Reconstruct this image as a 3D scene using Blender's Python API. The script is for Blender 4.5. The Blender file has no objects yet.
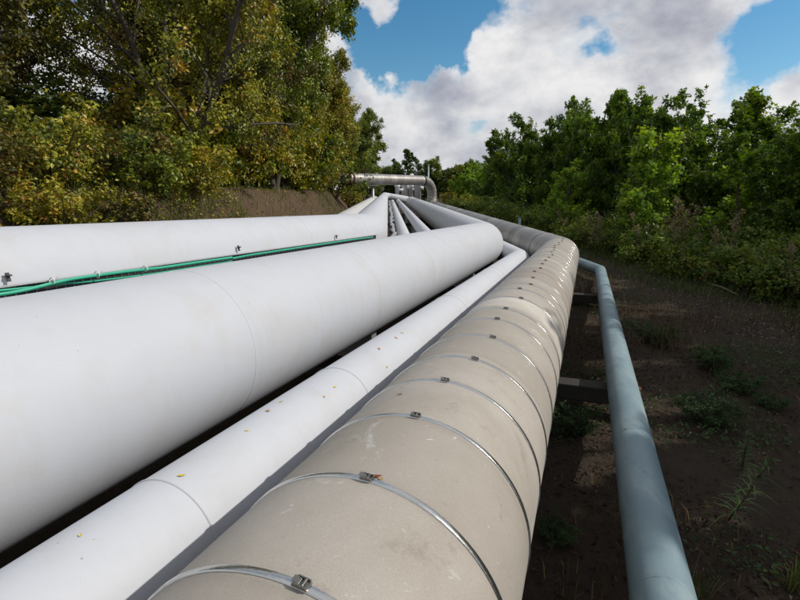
import bpy, math, random
import numpy as np
from math import radians, degrees, sin, cos, tan, atan2, asin, hypot, pi, floor

sc = bpy.context.scene
COL = sc.collection
RNG = np.random.default_rng(7)
UP = np.array([0., 0., 1.])

# ------------------------------------------------------------------ camera model
CAM_H = 1.85
FPX, HZ = 500.0, 195.0                       # focal length and horizon in a 800x600 frame
PITCH = math.atan((300 - HZ) / FPX)
CAM = np.array([0., 0., CAM_H])

def nrm(v):
    v = np.asarray(v, float)
    return v / np.linalg.norm(v, axis=-1, keepdims=True)

def ray(px, py):
    x, y = px - 400, 300 - py
    F = np.array([0, cos(PITCH), -sin(PITCH)]); U = np.array([0, sin(PITCH), cos(PITCH)])
    return nrm(np.array([1., 0, 0]) * x + U * y + F * FPX)

# the two directions the pipes run in
D1 = ray(588, 205.3)
D2 = ray(388, 188.5)
def frame(d):
    e1 = nrm(np.cross(d, UP)); return e1, np.cross(e1, d)
E1, E2 = frame(D1)
F1, F2 = frame(D2)
def P1(c, t): return CAM + c[0] * E1 + c[1] * E2 + t * D1
def P2(c, s): return CAM + c[0] * F1 + c[1] * F2 + s * D2
def in2(p):
    v = p - CAM; return np.array([v @ F1, v @ F2])

# ------------------------------------------------------------------ object helpers
def link(o, parent=None):
    COL.objects.link(o)
    if parent is not None: o.parent = parent
    return o

def mesh_obj(name, verts, faces, mat, parent=None, smooth=True, attrs=None, fattrs=None):
    """verts (n,3), faces: (m,k) array or list of index lists"""
    me = bpy.data.meshes.new(name)
    verts = np.asarray(verts, np.float32)
    if isinstance(faces, np.ndarray):
        m, k = faces.shape
        me.vertices.add(len(verts)); me.vertices.foreach_set('co', verts.ravel())
        me.loops.add(m * k); me.loops.foreach_set('vertex_index', faces.astype(np.int32).ravel())
        me.polygons.add(m)
        me.polygons.foreach_set('loop_start', np.arange(0, m * k, k, dtype=np.int32))
        me.polygons.foreach_set('loop_total', np.full(m, k, np.int32))
        me.update(calc_edges=True); me.validate()
    else:
        me.from_pydata([tuple(map(float, v)) for v in verts], [], [tuple(map(int, f)) for f in faces])
    if smooth:
        me.polygons.foreach_set('use_smooth', np.ones(len(me.polygons), bool))
    for n, a in (attrs or {}).items():
        at = me.attributes.new(n, 'FLOAT', 'POINT'); at.data.foreach_set('value', np.asarray(a, np.float32))
    for n, a in (fattrs or {}).items():
        at = me.attributes.new(n, 'FLOAT', 'FACE'); at.data.foreach_set('value', np.asarray(a, np.float32))
    me.materials.append(mat)
    o = bpy.data.objects.new(name, me)
    return link(o, parent)

def thing(name, label, cat, loc=(0, 0, 0), group=None, rotz=0):
    o = bpy.data.objects.new(name, None); o.empty_display_size = 0.2
    link(o); o.location = tuple(map(float, loc)); o.rotation_euler = (0, 0, rotz)
    return tag(o, label, cat, group)

def tag(o, label, cat, group=None):
    o['label'] = label; o['category'] = cat
    if group: o['group'] = group
    return o

def kind(o, k): o['kind'] = k; return o

class MB:
    """collects primitive shapes into one mesh"""
    def __init__(s): s.v = []; s.f = []; s.n = 0
    def add(s, v, f):
        v = np.asarray(v, float); s.v.append(v); s.f += [tuple(i + s.n for i in q) for q in f]; s.n += len(v); return s
    def box(s, c, ax, ay, az, hx, hy, hz):
        c, ax, ay, az = map(np.asarray, (c, ax, ay, az))
        v = [c + ax * hx * i + ay * hy * j + az * hz * k for i in (-1, 1) for j in (-1, 1) for k in (-1, 1)]
        return s.add(v, [(0, 1, 3, 2), (4, 6, 7, 5), (0, 4, 5, 1), (2, 3, 7, 6), (0, 2, 6, 4), (1, 5, 7, 3)])
    def tube(s, pts, radii, n=8, cap=True):
        v, f = tube_arrays(np.asarray(pts, float), radii, n, cap); return s.add(v, f)
    def build(s, name, mat, parent=None, smooth=False, bevel=0):
        o = mesh_obj(name, np.concatenate(s.v), s.f, mat, parent, smooth)
        if bevel:
            b = o.modifiers.new('bevel', 'BEVEL'); b.width = bevel; b.segments = 2; b.limit_method = 'ANGLE'
        return o

def transport(pts):
    pts = np.asarray(pts, float)
    tg = np.gradient(pts, axis=0); tg = nrm(tg)
    u = np.cross(tg[0], UP)
    if np.linalg.norm(u) < 1e-3: u = np.cross(tg[0], [1., 0, 0])
    u = nrm(u); U = [u]
    for i in range(1, len(pts)):
        u = U[-1] - tg[i] * (U[-1] @ tg[i]); U.append(nrm(u))
    U = np.array(U); return tg, U, np.cross(U, tg)

def tube_arrays(pts, radii, n=8, cap=True):
    m = len(pts); r = np.broadcast_to(np.asarray(radii, float), (m,))
    tg, U, V = transport(pts)
    a = np.linspace(0, 2 * pi, n, endpoint=False)
    ring = pts[:, None] + r[:, None, None] * (np.cos(a)[None, :, None] * U[:, None] + np.sin(a)[None, :, None] * V[:, None])
    v = ring.reshape(-1, 3); f = []
    for i in range(m - 1):
        for j in range(n):
            k = (j + 1) % n; f.append((i * n + j, (i + 1) * n + j, (i + 1) * n + k, i * n + k))
    if cap:
        f.append(tuple(range(n))); f.append(tuple(range((m - 1) * n, m * n))[::-1])
    return v, f

def fillet(pts, radius, steps=14):
    pts = [np.asarray(p, float) for p in pts]
    rad = radius if isinstance(radius, (list, tuple)) else [radius] * (len(pts) - 2)
    out = [pts[0]]
    for i in range(1, len(pts) - 1):
        a, b, c = pts[i - 1], pts[i], pts[i + 1]
        u, w = nrm(a - b), nrm(c - b)
        th = math.acos(np.clip(u @ w, -1, 1)); bend = pi - th
        d = rad[i - 1] * tan(bend / 2)
        p0 = b + u * d; bis = nrm(u + w); cen = b + bis * (rad[i - 1] / cos(bend / 2))
        x = nrm(p0 - cen); y = nrm(-u - x * (-u @ x))
        for k in range(steps + 1):
            q = bend * k / steps; out.append(cen + rad[i - 1] * (cos(q) * x + sin(q) * y))
    out.append(pts[-1])
    res = [out[0]]
    for p in out[1:]:                                   # even out long spans
        L = np.linalg.norm(p - res[-1])
        if L < 1e-5: continue
        k = max(1, int(L / 1.5)); q = res[-1]
        for j in range(1, k + 1): res.append(q + (p - q) * j / k)
    return np.array(res)

class Pipe:
    def __init__(s, pts, r, bend_r, t0):
        s.pts = fillet(pts, bend_r); s.r = r
        s.s = np.concatenate([[0], np.cumsum(np.linalg.norm(np.diff(s.pts, axis=0), axis=1))]) + t0
        s.tg, s.U, s.V = transport(s.pts)
    def at(s, t):
        ip = lambda A: np.array([np.interp(t, s.s, A[:, k]) for k in range(3)])
        tg = nrm(ip(s.tg)); u = ip(s.U); u = nrm(u - tg * (u @ tg))
        return ip(s.pts), tg, u, np.cross(u, tg)
    def surf(s, t, ang, lift=0.0):
        """point on the skin; ang in degrees, 0 = right side, 90 = top"""
        p, tg, u, v = s.at(t); a = radians(ang); n = cos(a) * u + sin(a) * v
        return p + (s.r + lift) * n, tg, n
    def body(s, name, mat, parent, lo=None, hi=None, n=72):
        m = np.ones(len(s.s), bool)
        if lo is not None: m &= s.s > lo + 1e-4
        if hi is not None: m &= s.s < hi - 1e-4
        ss = list(s.s[m])
        if lo is not None: ss = [lo] + ss
        if hi is not None: ss = ss + [hi]
        a = np.linspace(0, 2 * pi, n, endpoint=False); V = []
        for t in ss:
            p, tg, u, v = s.at(t)
            V.append(p + s.r * (np.cos(a)[:, None] * u + np.sin(a)[:, None] * v))
        V = np.concatenate(V); f = []
        for i in range(len(ss) - 1):
            for j in range(n):
                k = (j + 1) % n; f.append((i * n + j, (i + 1) * n + j, (i + 1) * n + k, i * n + k))
        f.append(tuple(range(n))); f.append(tuple(range((len(ss) - 1) * n, len(ss) * n))[::-1])
        o = mesh_obj(name, V, f, mat, parent, True, attrs={'along': np.repeat(ss, n)})
        return o
    def band(s, name, mat, parent, t, w, th, n=96, round_=False, tilt=0.0, base=-0.002):
        """thin ring round the pipe: a flat strap or a rounded seam"""
        if round_: prof = [(w * cos(q), th * sin(q)) for q in np.linspace(0, pi, 6)]
        else: prof = [(-w, base), (-w, th * .8), (-w * .8, th), (w * .8, th), (w, th * .8), (w, base)]
        a = np.linspace(0, 2 * pi, n, endpoint=False); k = len(prof); V = []
        for q in a:
            for (x, h) in prof:
                p, tg, nn = s.surf(t + x + tilt * cos(q), degrees(q), h); V.append(p)
        f = [(i * k + j, ((i + 1) % n) * k + j, ((i + 1) % n) * k + j + 1, i * k + j + 1) for i in range(n) for j in range(k - 1)]
        return mesh_obj(name, V, f, mat, parent, True)

# ------------------------------------------------------------------ materials
def nodes(name):
    m = bpy.data.materials.new(name); m.use_nodes = True
    nt = m.node_tree; b = nt.nodes['Principled BSDF']; return m, nt, b
def N(nt, t, **kw):
    n = nt.nodes.new(t)
    for k, v in kw.items():
        if k in n.inputs: n.inputs[k].default_value = v
        else: setattr(n, k, v)
    return n
def ramp(nt, fac, stops, interp='LINEAR'):
    r = nt.nodes.new('ShaderNodeValToRGB'); cr = r.color_ramp; cr.interpolation = interp
    cr.elements.remove(cr.elements[1])
    for i, (p, c) in enumerate(stops):
        if i == 0: e = cr.elements[0]; e.position = p
        else: e = cr.elements.new(p)
        e.color = (c, c, c, 1) if not isinstance(c, (tuple, list)) else (*c, 1)
    nt.links.new(fac, r.inputs['Fac']); return r.outputs['Color']
def mix(nt, fac, a, b, mode='MIX'):
    m = nt.nodes.new('ShaderNodeMix'); m.data_type = 'RGBA'; m.blend_type = mode
    for i, x in ((0, fac), (6, a), (7, b)):
        if hasattr(x, 'is_output'): nt.links.new(x, m.inputs[i])
        elif i == 0: m.inputs[0].default_value = x
        else: m.inputs[i].default_value = (*x, 1)
    return m.outputs[2]
def math_(nt, op, a, b=0.0, c=None):
    m = nt.nodes.new('ShaderNodeMath'); m.operation = op
    for i, x in enumerate((a, b, c)):
        if x is None: continue
        if hasattr(x, 'is_output'): nt.links.new(x, m.inputs[i])
        else: m.inputs[i].default_value = x
    return m.outputs[0]
def coords(nt, sx=1, sy=1, sz=1):
    tc = nt.nodes.new('ShaderNodeTexCoord'); mp = nt.nodes.new('ShaderNodeMapping')
    mp.inputs['Scale'].default_value = (sx, sy, sz); nt.links.new(tc.outputs['Object'], mp.inputs['Vector']); return mp.outputs['Vector']
def noise(nt, vec, scale, detail=4, rough=.55, out='Fac', dist=0):
    n = N(nt, 'ShaderNodeTexNoise', Scale=scale, Detail=detail, Roughness=rough, Distortion=dist)
    nt.links.new(vec, n.inputs['Vector']); return n.outputs[out]
def voro(nt, vec, scale, feature='F1', out='Distance'):
    n = N(nt, 'ShaderNodeTexVoronoi', Scale=scale); n.feature = feature
    nt.links.new(vec, n.inputs['Vector']); return n.outputs[out]
def bump(nt, b, h, strength, dist):
    n = N(nt, 'ShaderNodeBump', Strength=strength, Distance=dist)
    nt.links.new(h, n.inputs['Height']); nt.links.new(n.outputs['Normal'], b.inputs['Normal'])

def plain(name, c, rough=.6, metal=0, var=.25, scale=8):
    m, nt, b = nodes(name)
    v = noise(nt, coords(nt), scale)
    col = mix(nt, v, tuple(x * (1 - var) for x in c), tuple(min(1, x * (1 + var)) for x in c))
    nt.links.new(col, b.inputs['Base Color']); b.inputs['Roughness'].default_value = rough; b.inputs['Metallic'].default_value = metal
    bump(nt, b, noise(nt, coords(nt), scale * 8), .15, .005)
    return m

def painted(name, c, dirt=(.42, .39, .34), dirt_amt=.5, speck=.6, rough=.62):
    """weathered white pipe paint: soft grime, rust brown specks, faint orange peel"""
    m, nt, b = nodes(name); v = coords(nt)
    base = mix(nt, noise(nt, v, .9, 6, .6), tuple(x * .95 for x in c), tuple(min(1, x * 1.03) for x in c))
    g = ramp(nt, noise(nt, v, 2.6, 9, .68, dist=.6), [(.5, 0.), (.78, dirt_amt)])
    base = mix(nt, g, base, dirt)
    # specks: small irregular dots, only in some patches
    sp = voro(nt, v, 26); wob = noise(nt, v, 90, 2)
    spd = math_(nt, 'ADD', sp, math_(nt, 'MULTIPLY', wob, .12))
    dot = ramp(nt, spd, [(.115, 1.), (.145, 0.)])
    patch = ramp(nt, noise(nt, v, 3.3, 3), [(.56, 0.), (.63, 1.)])
    dot = math_(nt, 'MULTIPLY', math_(nt, 'MULTIPLY', dot, patch), speck)
    base = mix(nt, dot, base, (.13, .095, .06))
    fine = ramp(nt, math_(nt, 'ADD', voro(nt, v, 95), math_(nt, 'MULTIPLY', noise(nt, v, 240, 2), .2)), [(.16, 1.), (.2, 0.)])
    fp = ramp(nt, noise(nt, v, 5.1, 4), [(.5, 0.), (.66, .65)])
    base = mix(nt, math_(nt, 'MULTIPLY', fine, math_(nt, 'MULTIPLY', fp, speck)), base, (.25, .22, .18))
    st = ramp(nt, noise(nt, coords(nt, 7, 7, .5), 1.6, 5, .6), [(.52, 0.), (.74, .15)])        # rain streaks down the flanks
    base = mix(nt, st, base, (.36, .35, .32))
    # short scratches running round the pipe
    sc_ = noise(nt, coords(nt, 3, 3, 40), 3, 3)
    sr = ramp(nt, sc_, [(.70, 0.), (.74, .25)])
    base = mix(nt, sr, base, (.5, .49, .47))
    nt.links.new(base, b.inputs['Base Color'])
    b.inputs['Specular IOR Level'].default_value = .35
    nt.links.new(ramp(nt, noise(nt, v, 4, 5), [(.3, rough - .05), (.7, rough + .12)]), b.inputs['Roughness'])
    h = math_(nt, 'ADD', noise(nt, v, 130, 3), math_(nt, 'MULTIPLY', noise(nt, v, 9, 3), 1.5))
    bump(nt, b, h, .12, .004)
    return m

def attr(nt, n):
    a = nt.nodes.new('ShaderNodeAttribute'); a.attribute_name = n; return a.outputs['Fac']

M = {}
M['white'] = painted('white_paint', (.475, .49, .525))
M['white2'] = painted('white_paint_cool', (.50, .515, .55), dirt_amt=.35)
M['bright_white'] = painted('bright_white_paint', (.74, .74, .75), dirt_amt=.2)
M['grey_paint'] = painted('pale_grey_paint', (.50, .50, .49), dirt_amt=.6)

def beige_cladding():
    m, nt, b = nodes('beige_cladding'); v = coords(nt)
    s = attr(nt, 'along')
    sec = math_(nt, 'FLOOR', math_(nt, 'DIVIDE', math_(nt, 'SUBTRACT', s, .58), .3365))
    wn = nt.nodes.new('ShaderNodeTexWhiteNoise'); wn.noise_dimensions = '1D'; nt.links.new(sec, wn.inputs['W'])
    tone = mix(nt, wn.outputs['Value'], (.335, .302, .264), (.41, .372, .328))
    br = math_(nt, 'COMPARE', sec, 11.5, .9)                       # one browner length of sheet
    tone = mix(nt, math_(nt, 'MULTIPLY', br, .5), tone, (.29, .225, .18))
    lt = math_(nt, 'COMPARE', sec, 7.0, .4)
    tone = mix(nt, math_(nt, 'MULTIPLY', lt, .8), tone, (.58, .54, .48))
    g = ramp(nt, noise(nt, v, 1.7, 9, .66, dist=.4), [(.36, .0), (.70, .75)])
    col = mix(nt, g, tone, (.265, .235, .19))
    pale = ramp(nt, noise(nt, v, 3.7, 7, .7, dist=.9), [(.61, 0.), (.68, .6)])
    col = mix(nt, pale, col, (.52, .51, .49))
    scr = ramp(nt, noise(nt, coords(nt, 9, 30, 26), 1.2, 5, .75, dist=1.4), [(.652, 0.), (.69, .8)])
    col = mix(nt, scr, col, (.60, .62, .62))
    dk = ramp(nt, noise(nt, v, 7.0, 8, .75), [(.58, 0.), (.70, .6)])
    col = mix(nt, dk, col, (.2, .17, .135))
    # darker, noise-broken tone towards each strap line
    fr = math_(nt, 'FRACT', math_(nt, 'DIVIDE', math_(nt, 'SUBTRACT', s, .58), .3365))
    ed = ramp(nt, fr, [(0., .5), (.07, .12), (.14, 0.), (.9, 0.), (1., .45)])
    col = mix(nt, math_(nt, 'MULTIPLY', ed, noise(nt, v, 6, 4)), col, (.2, .17, .14))
    col = mix(nt, 1.0, col, ramp(nt, noise(nt, v, 330, 3, .7), [(.3, .86), (.7, 1.1)]), 'MULTIPLY')
    nt.links.new(col, b.inputs['Base Color']); b.inputs['Metallic'].default_value = .0; b.inputs['Specular IOR Level'].default_value = .35
    nt.links.new(ramp(nt, noise(nt, v, 6, 6), [(.3, .60), (.7, .80)]), b.inputs['Roughness'])
    h = math_(nt, 'ADD', noise(nt, v, 3, 4), math_(nt, 'MULTIPLY', noise(nt, v, 60, 3), .12))
    bump(nt, b, h, .25, .012)
    return m
M['beige'] = beige_cladding()

def weathered_cladding():
    m, nt, b = nodes('weathered_grey_cladding'); v = coords(nt)
    s = attr(nt, 'along')
    sec = math_(nt, 'FLOOR', math_(nt, 'DIVIDE', s, .62))
    wn = nt.nodes.new('ShaderNodeTexWhiteNoise'); wn.noise_dimensions = '1D'; nt.links.new(sec, wn.inputs['W'])
    col = mix(nt, wn.outputs['Value'], (.25, .24, .225), (.37, .355, .33))
    g = ramp(nt, noise(nt, coords(nt, 2, 1, 1), 1.6, 9, .72, dist=.7), [(.45, 0.), (.68, .8)])
    col = mix(nt, g, col, (.165, .135, .11))
    r = ramp(nt, noise(nt, coords(nt, 4, 8, 1.2), 1.3, 6, .7), [(.6, 0.), (.7, .6)])
    col = mix(nt, r, col, (.52, .5, .47))
    fr = math_(nt, 'FRACT', math_(nt, 'DIVIDE', s, .62))
    ed = ramp(nt, fr, [(0., .8), (.035, 0.), (.97, 0.), (1., .8)])
    col = mix(nt, ed, col, (.15, .13, .11))
    nt.links.new(col, b.inputs['Base Color']); b.inputs['Metallic'].default_value = .25; b.inputs['Roughness'].default_value = .5
    bump(nt, b, noise(nt, v, 5, 5), .3, .012)
    return m
M['weathered'] = weathered_cladding()

def teal():
    m, nt, b = nodes('blue_grey_paint'); v = coords(nt)
    col = mix(nt, noise(nt, v, 2.2, 8, .65), (.115, .178, .205), (.21, .29, .32))
    g = ramp(nt, noise(nt, coords(nt, 1.4, .5, 1.4), 4, 8, .7), [(.48, 0.), (.70, .7)])
    col = mix(nt, g, col, (.30, .37, .375))
    d = ramp(nt, noise(nt, v, 14, 6, .7), [(.64, 0.), (.72, .5)])
    col = mix(nt, d, col, (.22, .25, .23))
    ru = math_(nt, 'MULTIPLY', ramp(nt, math_(nt, 'ADD', voro(nt, v, 11), math_(nt, 'MULTIPLY', noise(nt, v, 45, 4), .22)), [(.17, 1.), (.23, 0.)]), ramp(nt, noise(nt, v, 1.7, 3), [(.5, 0.), (.58, .8)]))
    col = mix(nt, ru, col, (.15, .075, .035))
    nt.links.new(col, b.inputs['Base Color']); b.inputs['Roughness'].default_value = .5
    bump(nt, b, noise(nt, v, 60, 3), .1, .004)
    return m
M['teal'] = teal()
M['steel'] = plain('bright_steel_strap', (.62, .61, .58), .24, 1.0, .3, 9)
M['buckle'] = plain('dull_steel_buckle', (.24, .23, .21), .3, 1.0, .35, 60)
M['galv'] = plain('galvanised_steel', (.42, .43, .44), .5, .7, .25, 20)
M['darksteel'] = plain('dark_steel', (.045, .045, .045), .6, .3)
M['rust'] = plain('rusty_steel', (.13, .05, .022), .85, .1, .5, 40)
M['foil'] = plain('crinkled_foil', (.6, .6, .6), .32, .9, .35, 30)
M['cable'] = plain('green_cable', (.03, .36, .22), .4, 0, .2, 12)
M['tie'] = plain('white_tie', (.75, .75, .72), .5)
M['sleeper'] = plain('old_sleeper', (.03, .026, .022), .9, 0, .45, 9)
M['concrete'] = plain('concrete', (.33, .32, .29), .85, 0, .25, 5)
M['bluepaint'] = plain('blue_paint', (.10, .22, .34), .5)
M['polepaint'] = plain('grey_pole', (.35, .42, .45), .5, .3)

def bark(name, a, b_):
    m, nt, b = nodes(name)
    v = noise(nt, coords(nt, 6, 6, 1.5), 4, 6, .65)
    nt.links.new(mix(nt, v, a, b_), b.inputs['Base Color']); b.inputs['Roughness'].default_value = .9
    bump(nt, b, v, .5, .03); return m
M['bark'] = bark('grey_brown_bark', (.045, .036, .027), (.12, .1, .078))
M['stem'] = bark('green_brown_stem', (.05, .04, .022), (.12, .085, .045))

def leafmat(name, stops, trans=.4, rough=.42):
    m, nt, b = nodes(name)
    c = ramp(nt, attr(nt, 'leaf_tint'), stops)
    nt.links.new(c, b.inputs['Base Color']); b.inputs['Roughness'].default_value = rough
    b.inputs['Specular IOR Level'].default_value = .35
    t = nt.nodes.new('ShaderNodeBsdfTranslucent'); hs = nt.nodes.new('ShaderNodeHueSaturation')
    hs.inputs['Saturation'].default_value = 1.1; hs.inputs['Value'].default_value = 1.5
    nt.links.new(c, hs.inputs['Color']); nt.links.new(hs.outputs['Color'], t.inputs['Color'])
    mx = nt.nodes.new('ShaderNodeMixShader'); mx.inputs[0].default_value = trans
    nt.links.new(b.outputs[0], mx.inputs[1]); nt.links.new(t.outputs[0], mx.inputs[2])
    out = nt.nodes['Material Output']; nt.links.new(mx.outputs[0], out.inputs['Surface'])
    return m
M['leaf_autumn'] = leafmat('autumn_hedge_leaf', [(0, (0.0508, 0.0696, 0.0145)), (0.35, (0.1812, 0.203, 0.0203)), (0.64, (0.3625, 0.3407, 0.0348)), (0.86, (0.435, 0.2465, 0.0377)), (1, (0.261, 0.087, 0.029))], .2)
M['leaf_russet'] = leafmat('russet_hedge_leaf', [(0, (.028, .032, .010)), (.4, (.095, .095, .018)), (.65, (.19, .16, .026)), (.85, (.20, .10, .024)), (1, (.15, .045, .02))], .2)
M['leaf_olive'] = leafmat('olive_leaf', [(0, (0.042, 0.078, 0.012)), (0.5, (0.1725, 0.2175, 0.018)), (0.8, (0.33, 0.33, 0.03)), (1, (0.33, 0.24, 0.036))], .2)
M['leaf_gold'] = leafmat('golden_leaf', [(0, (0.084, 0.105, 0.014)), (0.5, (0.28, 0.259, 0.0224)), (0.85, (0.448, 0.336, 0.0336)), (1, (0.336, 0.168, 0.0308))], .2)
M['leaf_maple'] = leafmat('dark_maple_leaf', [(0, (0.0351, 0.0743, 0.0108)), (0.5, (0.0918, 0.1553, 0.0162)), (0.85, (0.1755, 0.2362, 0.0243)), (1, (0.27, 0.27, 0.0338))], 0.42)
M['leaf_light'] = leafmat('fresh_maple_leaf', [(0, (.10, .175, .022)), (.5, (.20, .32, .034)), (.9, (.33, .42, .05)), (1, (.40, .36, .06))], .42)
M['leaf_bramble'] = leafmat('bramble_leaf', [(0, (.045, .08, .014)), (.5, (.125, .19, .026)), (.82, (.25, .27, .04)), (.95, (.30, .19, .04)), (1, (.25, .08, .035))], .32, .45)
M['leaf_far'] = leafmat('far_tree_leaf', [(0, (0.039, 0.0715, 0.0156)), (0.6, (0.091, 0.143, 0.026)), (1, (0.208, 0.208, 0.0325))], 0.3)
M['dry'] = leafmat('dry_stalk', [(0, (.16, .11, .055)), (.5, (.29, .22, .12)), (1, (.40, .33, .20))], .25, .8)
M['rusty_grass'] = leafmat('rusty_dry_grass', [(0, (.03, .016, .009)), (.5, (.075, .042, .022)), (.85, (.13, .078, .038)), (1, (.17, .12, .05))], .15, .85)
M['grass'] = leafmat('grass_blade', [(0, (.035, .06, .012)), (.5, (.075, .11, .02)), (.8, (.14, .14, .04)), (1, (.24, .18, .09))], .3, .5)
M['weed'] = leafmat('weed_leaf', [(0, (0.022, 0.0495, 0.0154)), (0.6, (0.0495, 0.0935, 0.0275)), (1, (0.11, 0.154, 0.044))], 0.3, .65)
M['litter'] = leafmat('leaf_litter', [(0, (.018, .011, .007)), (.4, (.05, .031, .017)), (.75, (.11, .073, .04)), (1, (.25, .19, .115))], .1, .75)

def soil():
    m, nt, b = nodes('soil'); v = coords(nt)
    big = noise(nt, v, .35, 6, .6); fine = noise(nt, v, 9, 8, .7)
    col = mix(nt, fine, (.02, .0135, .0085), (.085, .058, .037))
    col = mix(nt, ramp(nt, big, [(.45, 0.), (.65, .55)]), col, (.06, .05, .037))
    st = voro(nt, v, 34); stc = voro(nt, v, 34, out='Color')
    sel = math_(nt, 'GREATER_THAN', math_(nt, 'ADD', stc, math_(nt, 'MULTIPLY', big, .35)), .97)
    stone = math_(nt, 'MULTIPLY', ramp(nt, st, [(.22, 1.), (.34, 0.)]), sel)
    col = mix(nt, stone, col, (.10, .085, .07))
    nt.links.new(col, b.inputs['Base Color']); b.inputs['Roughness'].default_value = .95
    b.inputs['Specular IOR Level'].default_value = .2
    clod = noise(nt, v, 3.2, 5, .6)
    h = math_(nt, 'ADD', math_(nt, 'ADD', fine, math_(nt, 'MULTIPLY', clod, 1.6)), math_(nt, 'MULTIPLY', stone, .4))
    bump(nt, b, h, 1.0, .07)
    return m
M['soil'] = soil()
def bank_soil():
    m, nt, b = nodes('bank_soil'); v = coords(nt)
    f = noise(nt, v, 3.5, 9, .72)
    col = mix(nt, f, (.05, .032, .02), (.17, .112, .072))
    r = ramp(nt, noise(nt, coords(nt, .8, .8, 3), 2, 6, .7), [(.5, 0.), (.7, .6)])
    col = mix(nt, r, col, (.085, .07, .035))
    nt.links.new(col, b.inputs['Base Color']); b.inputs['Roughness'].default_value = .95
    b.inputs['Specular IOR Level'].default_value = .15
    bump(nt, b, math_(nt, 'ADD', f, noise(nt, v, 22, 5)), .8, .08)
    return m
M['bank_soil'] = bank_soil()
M['pebble'] = plain('pebble', (.24, .22, .19), .85, 0, .5, 14)
M['tarmac'] = plain('old_tarmac', (.16, .16, .155), .9, 0, .2, 3)

# ------------------------------------------------------------------ world, sun, camera
SUN_EL, SUN_AZ = radians(38.2), radians(88)           # azimuth measured from +Y (view axis) towards +X
SUN = np.array([sin(SUN_AZ) * cos(SUN_EL), cos(SUN_AZ) * cos(SUN_EL), sin(SUN_EL)])

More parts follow.
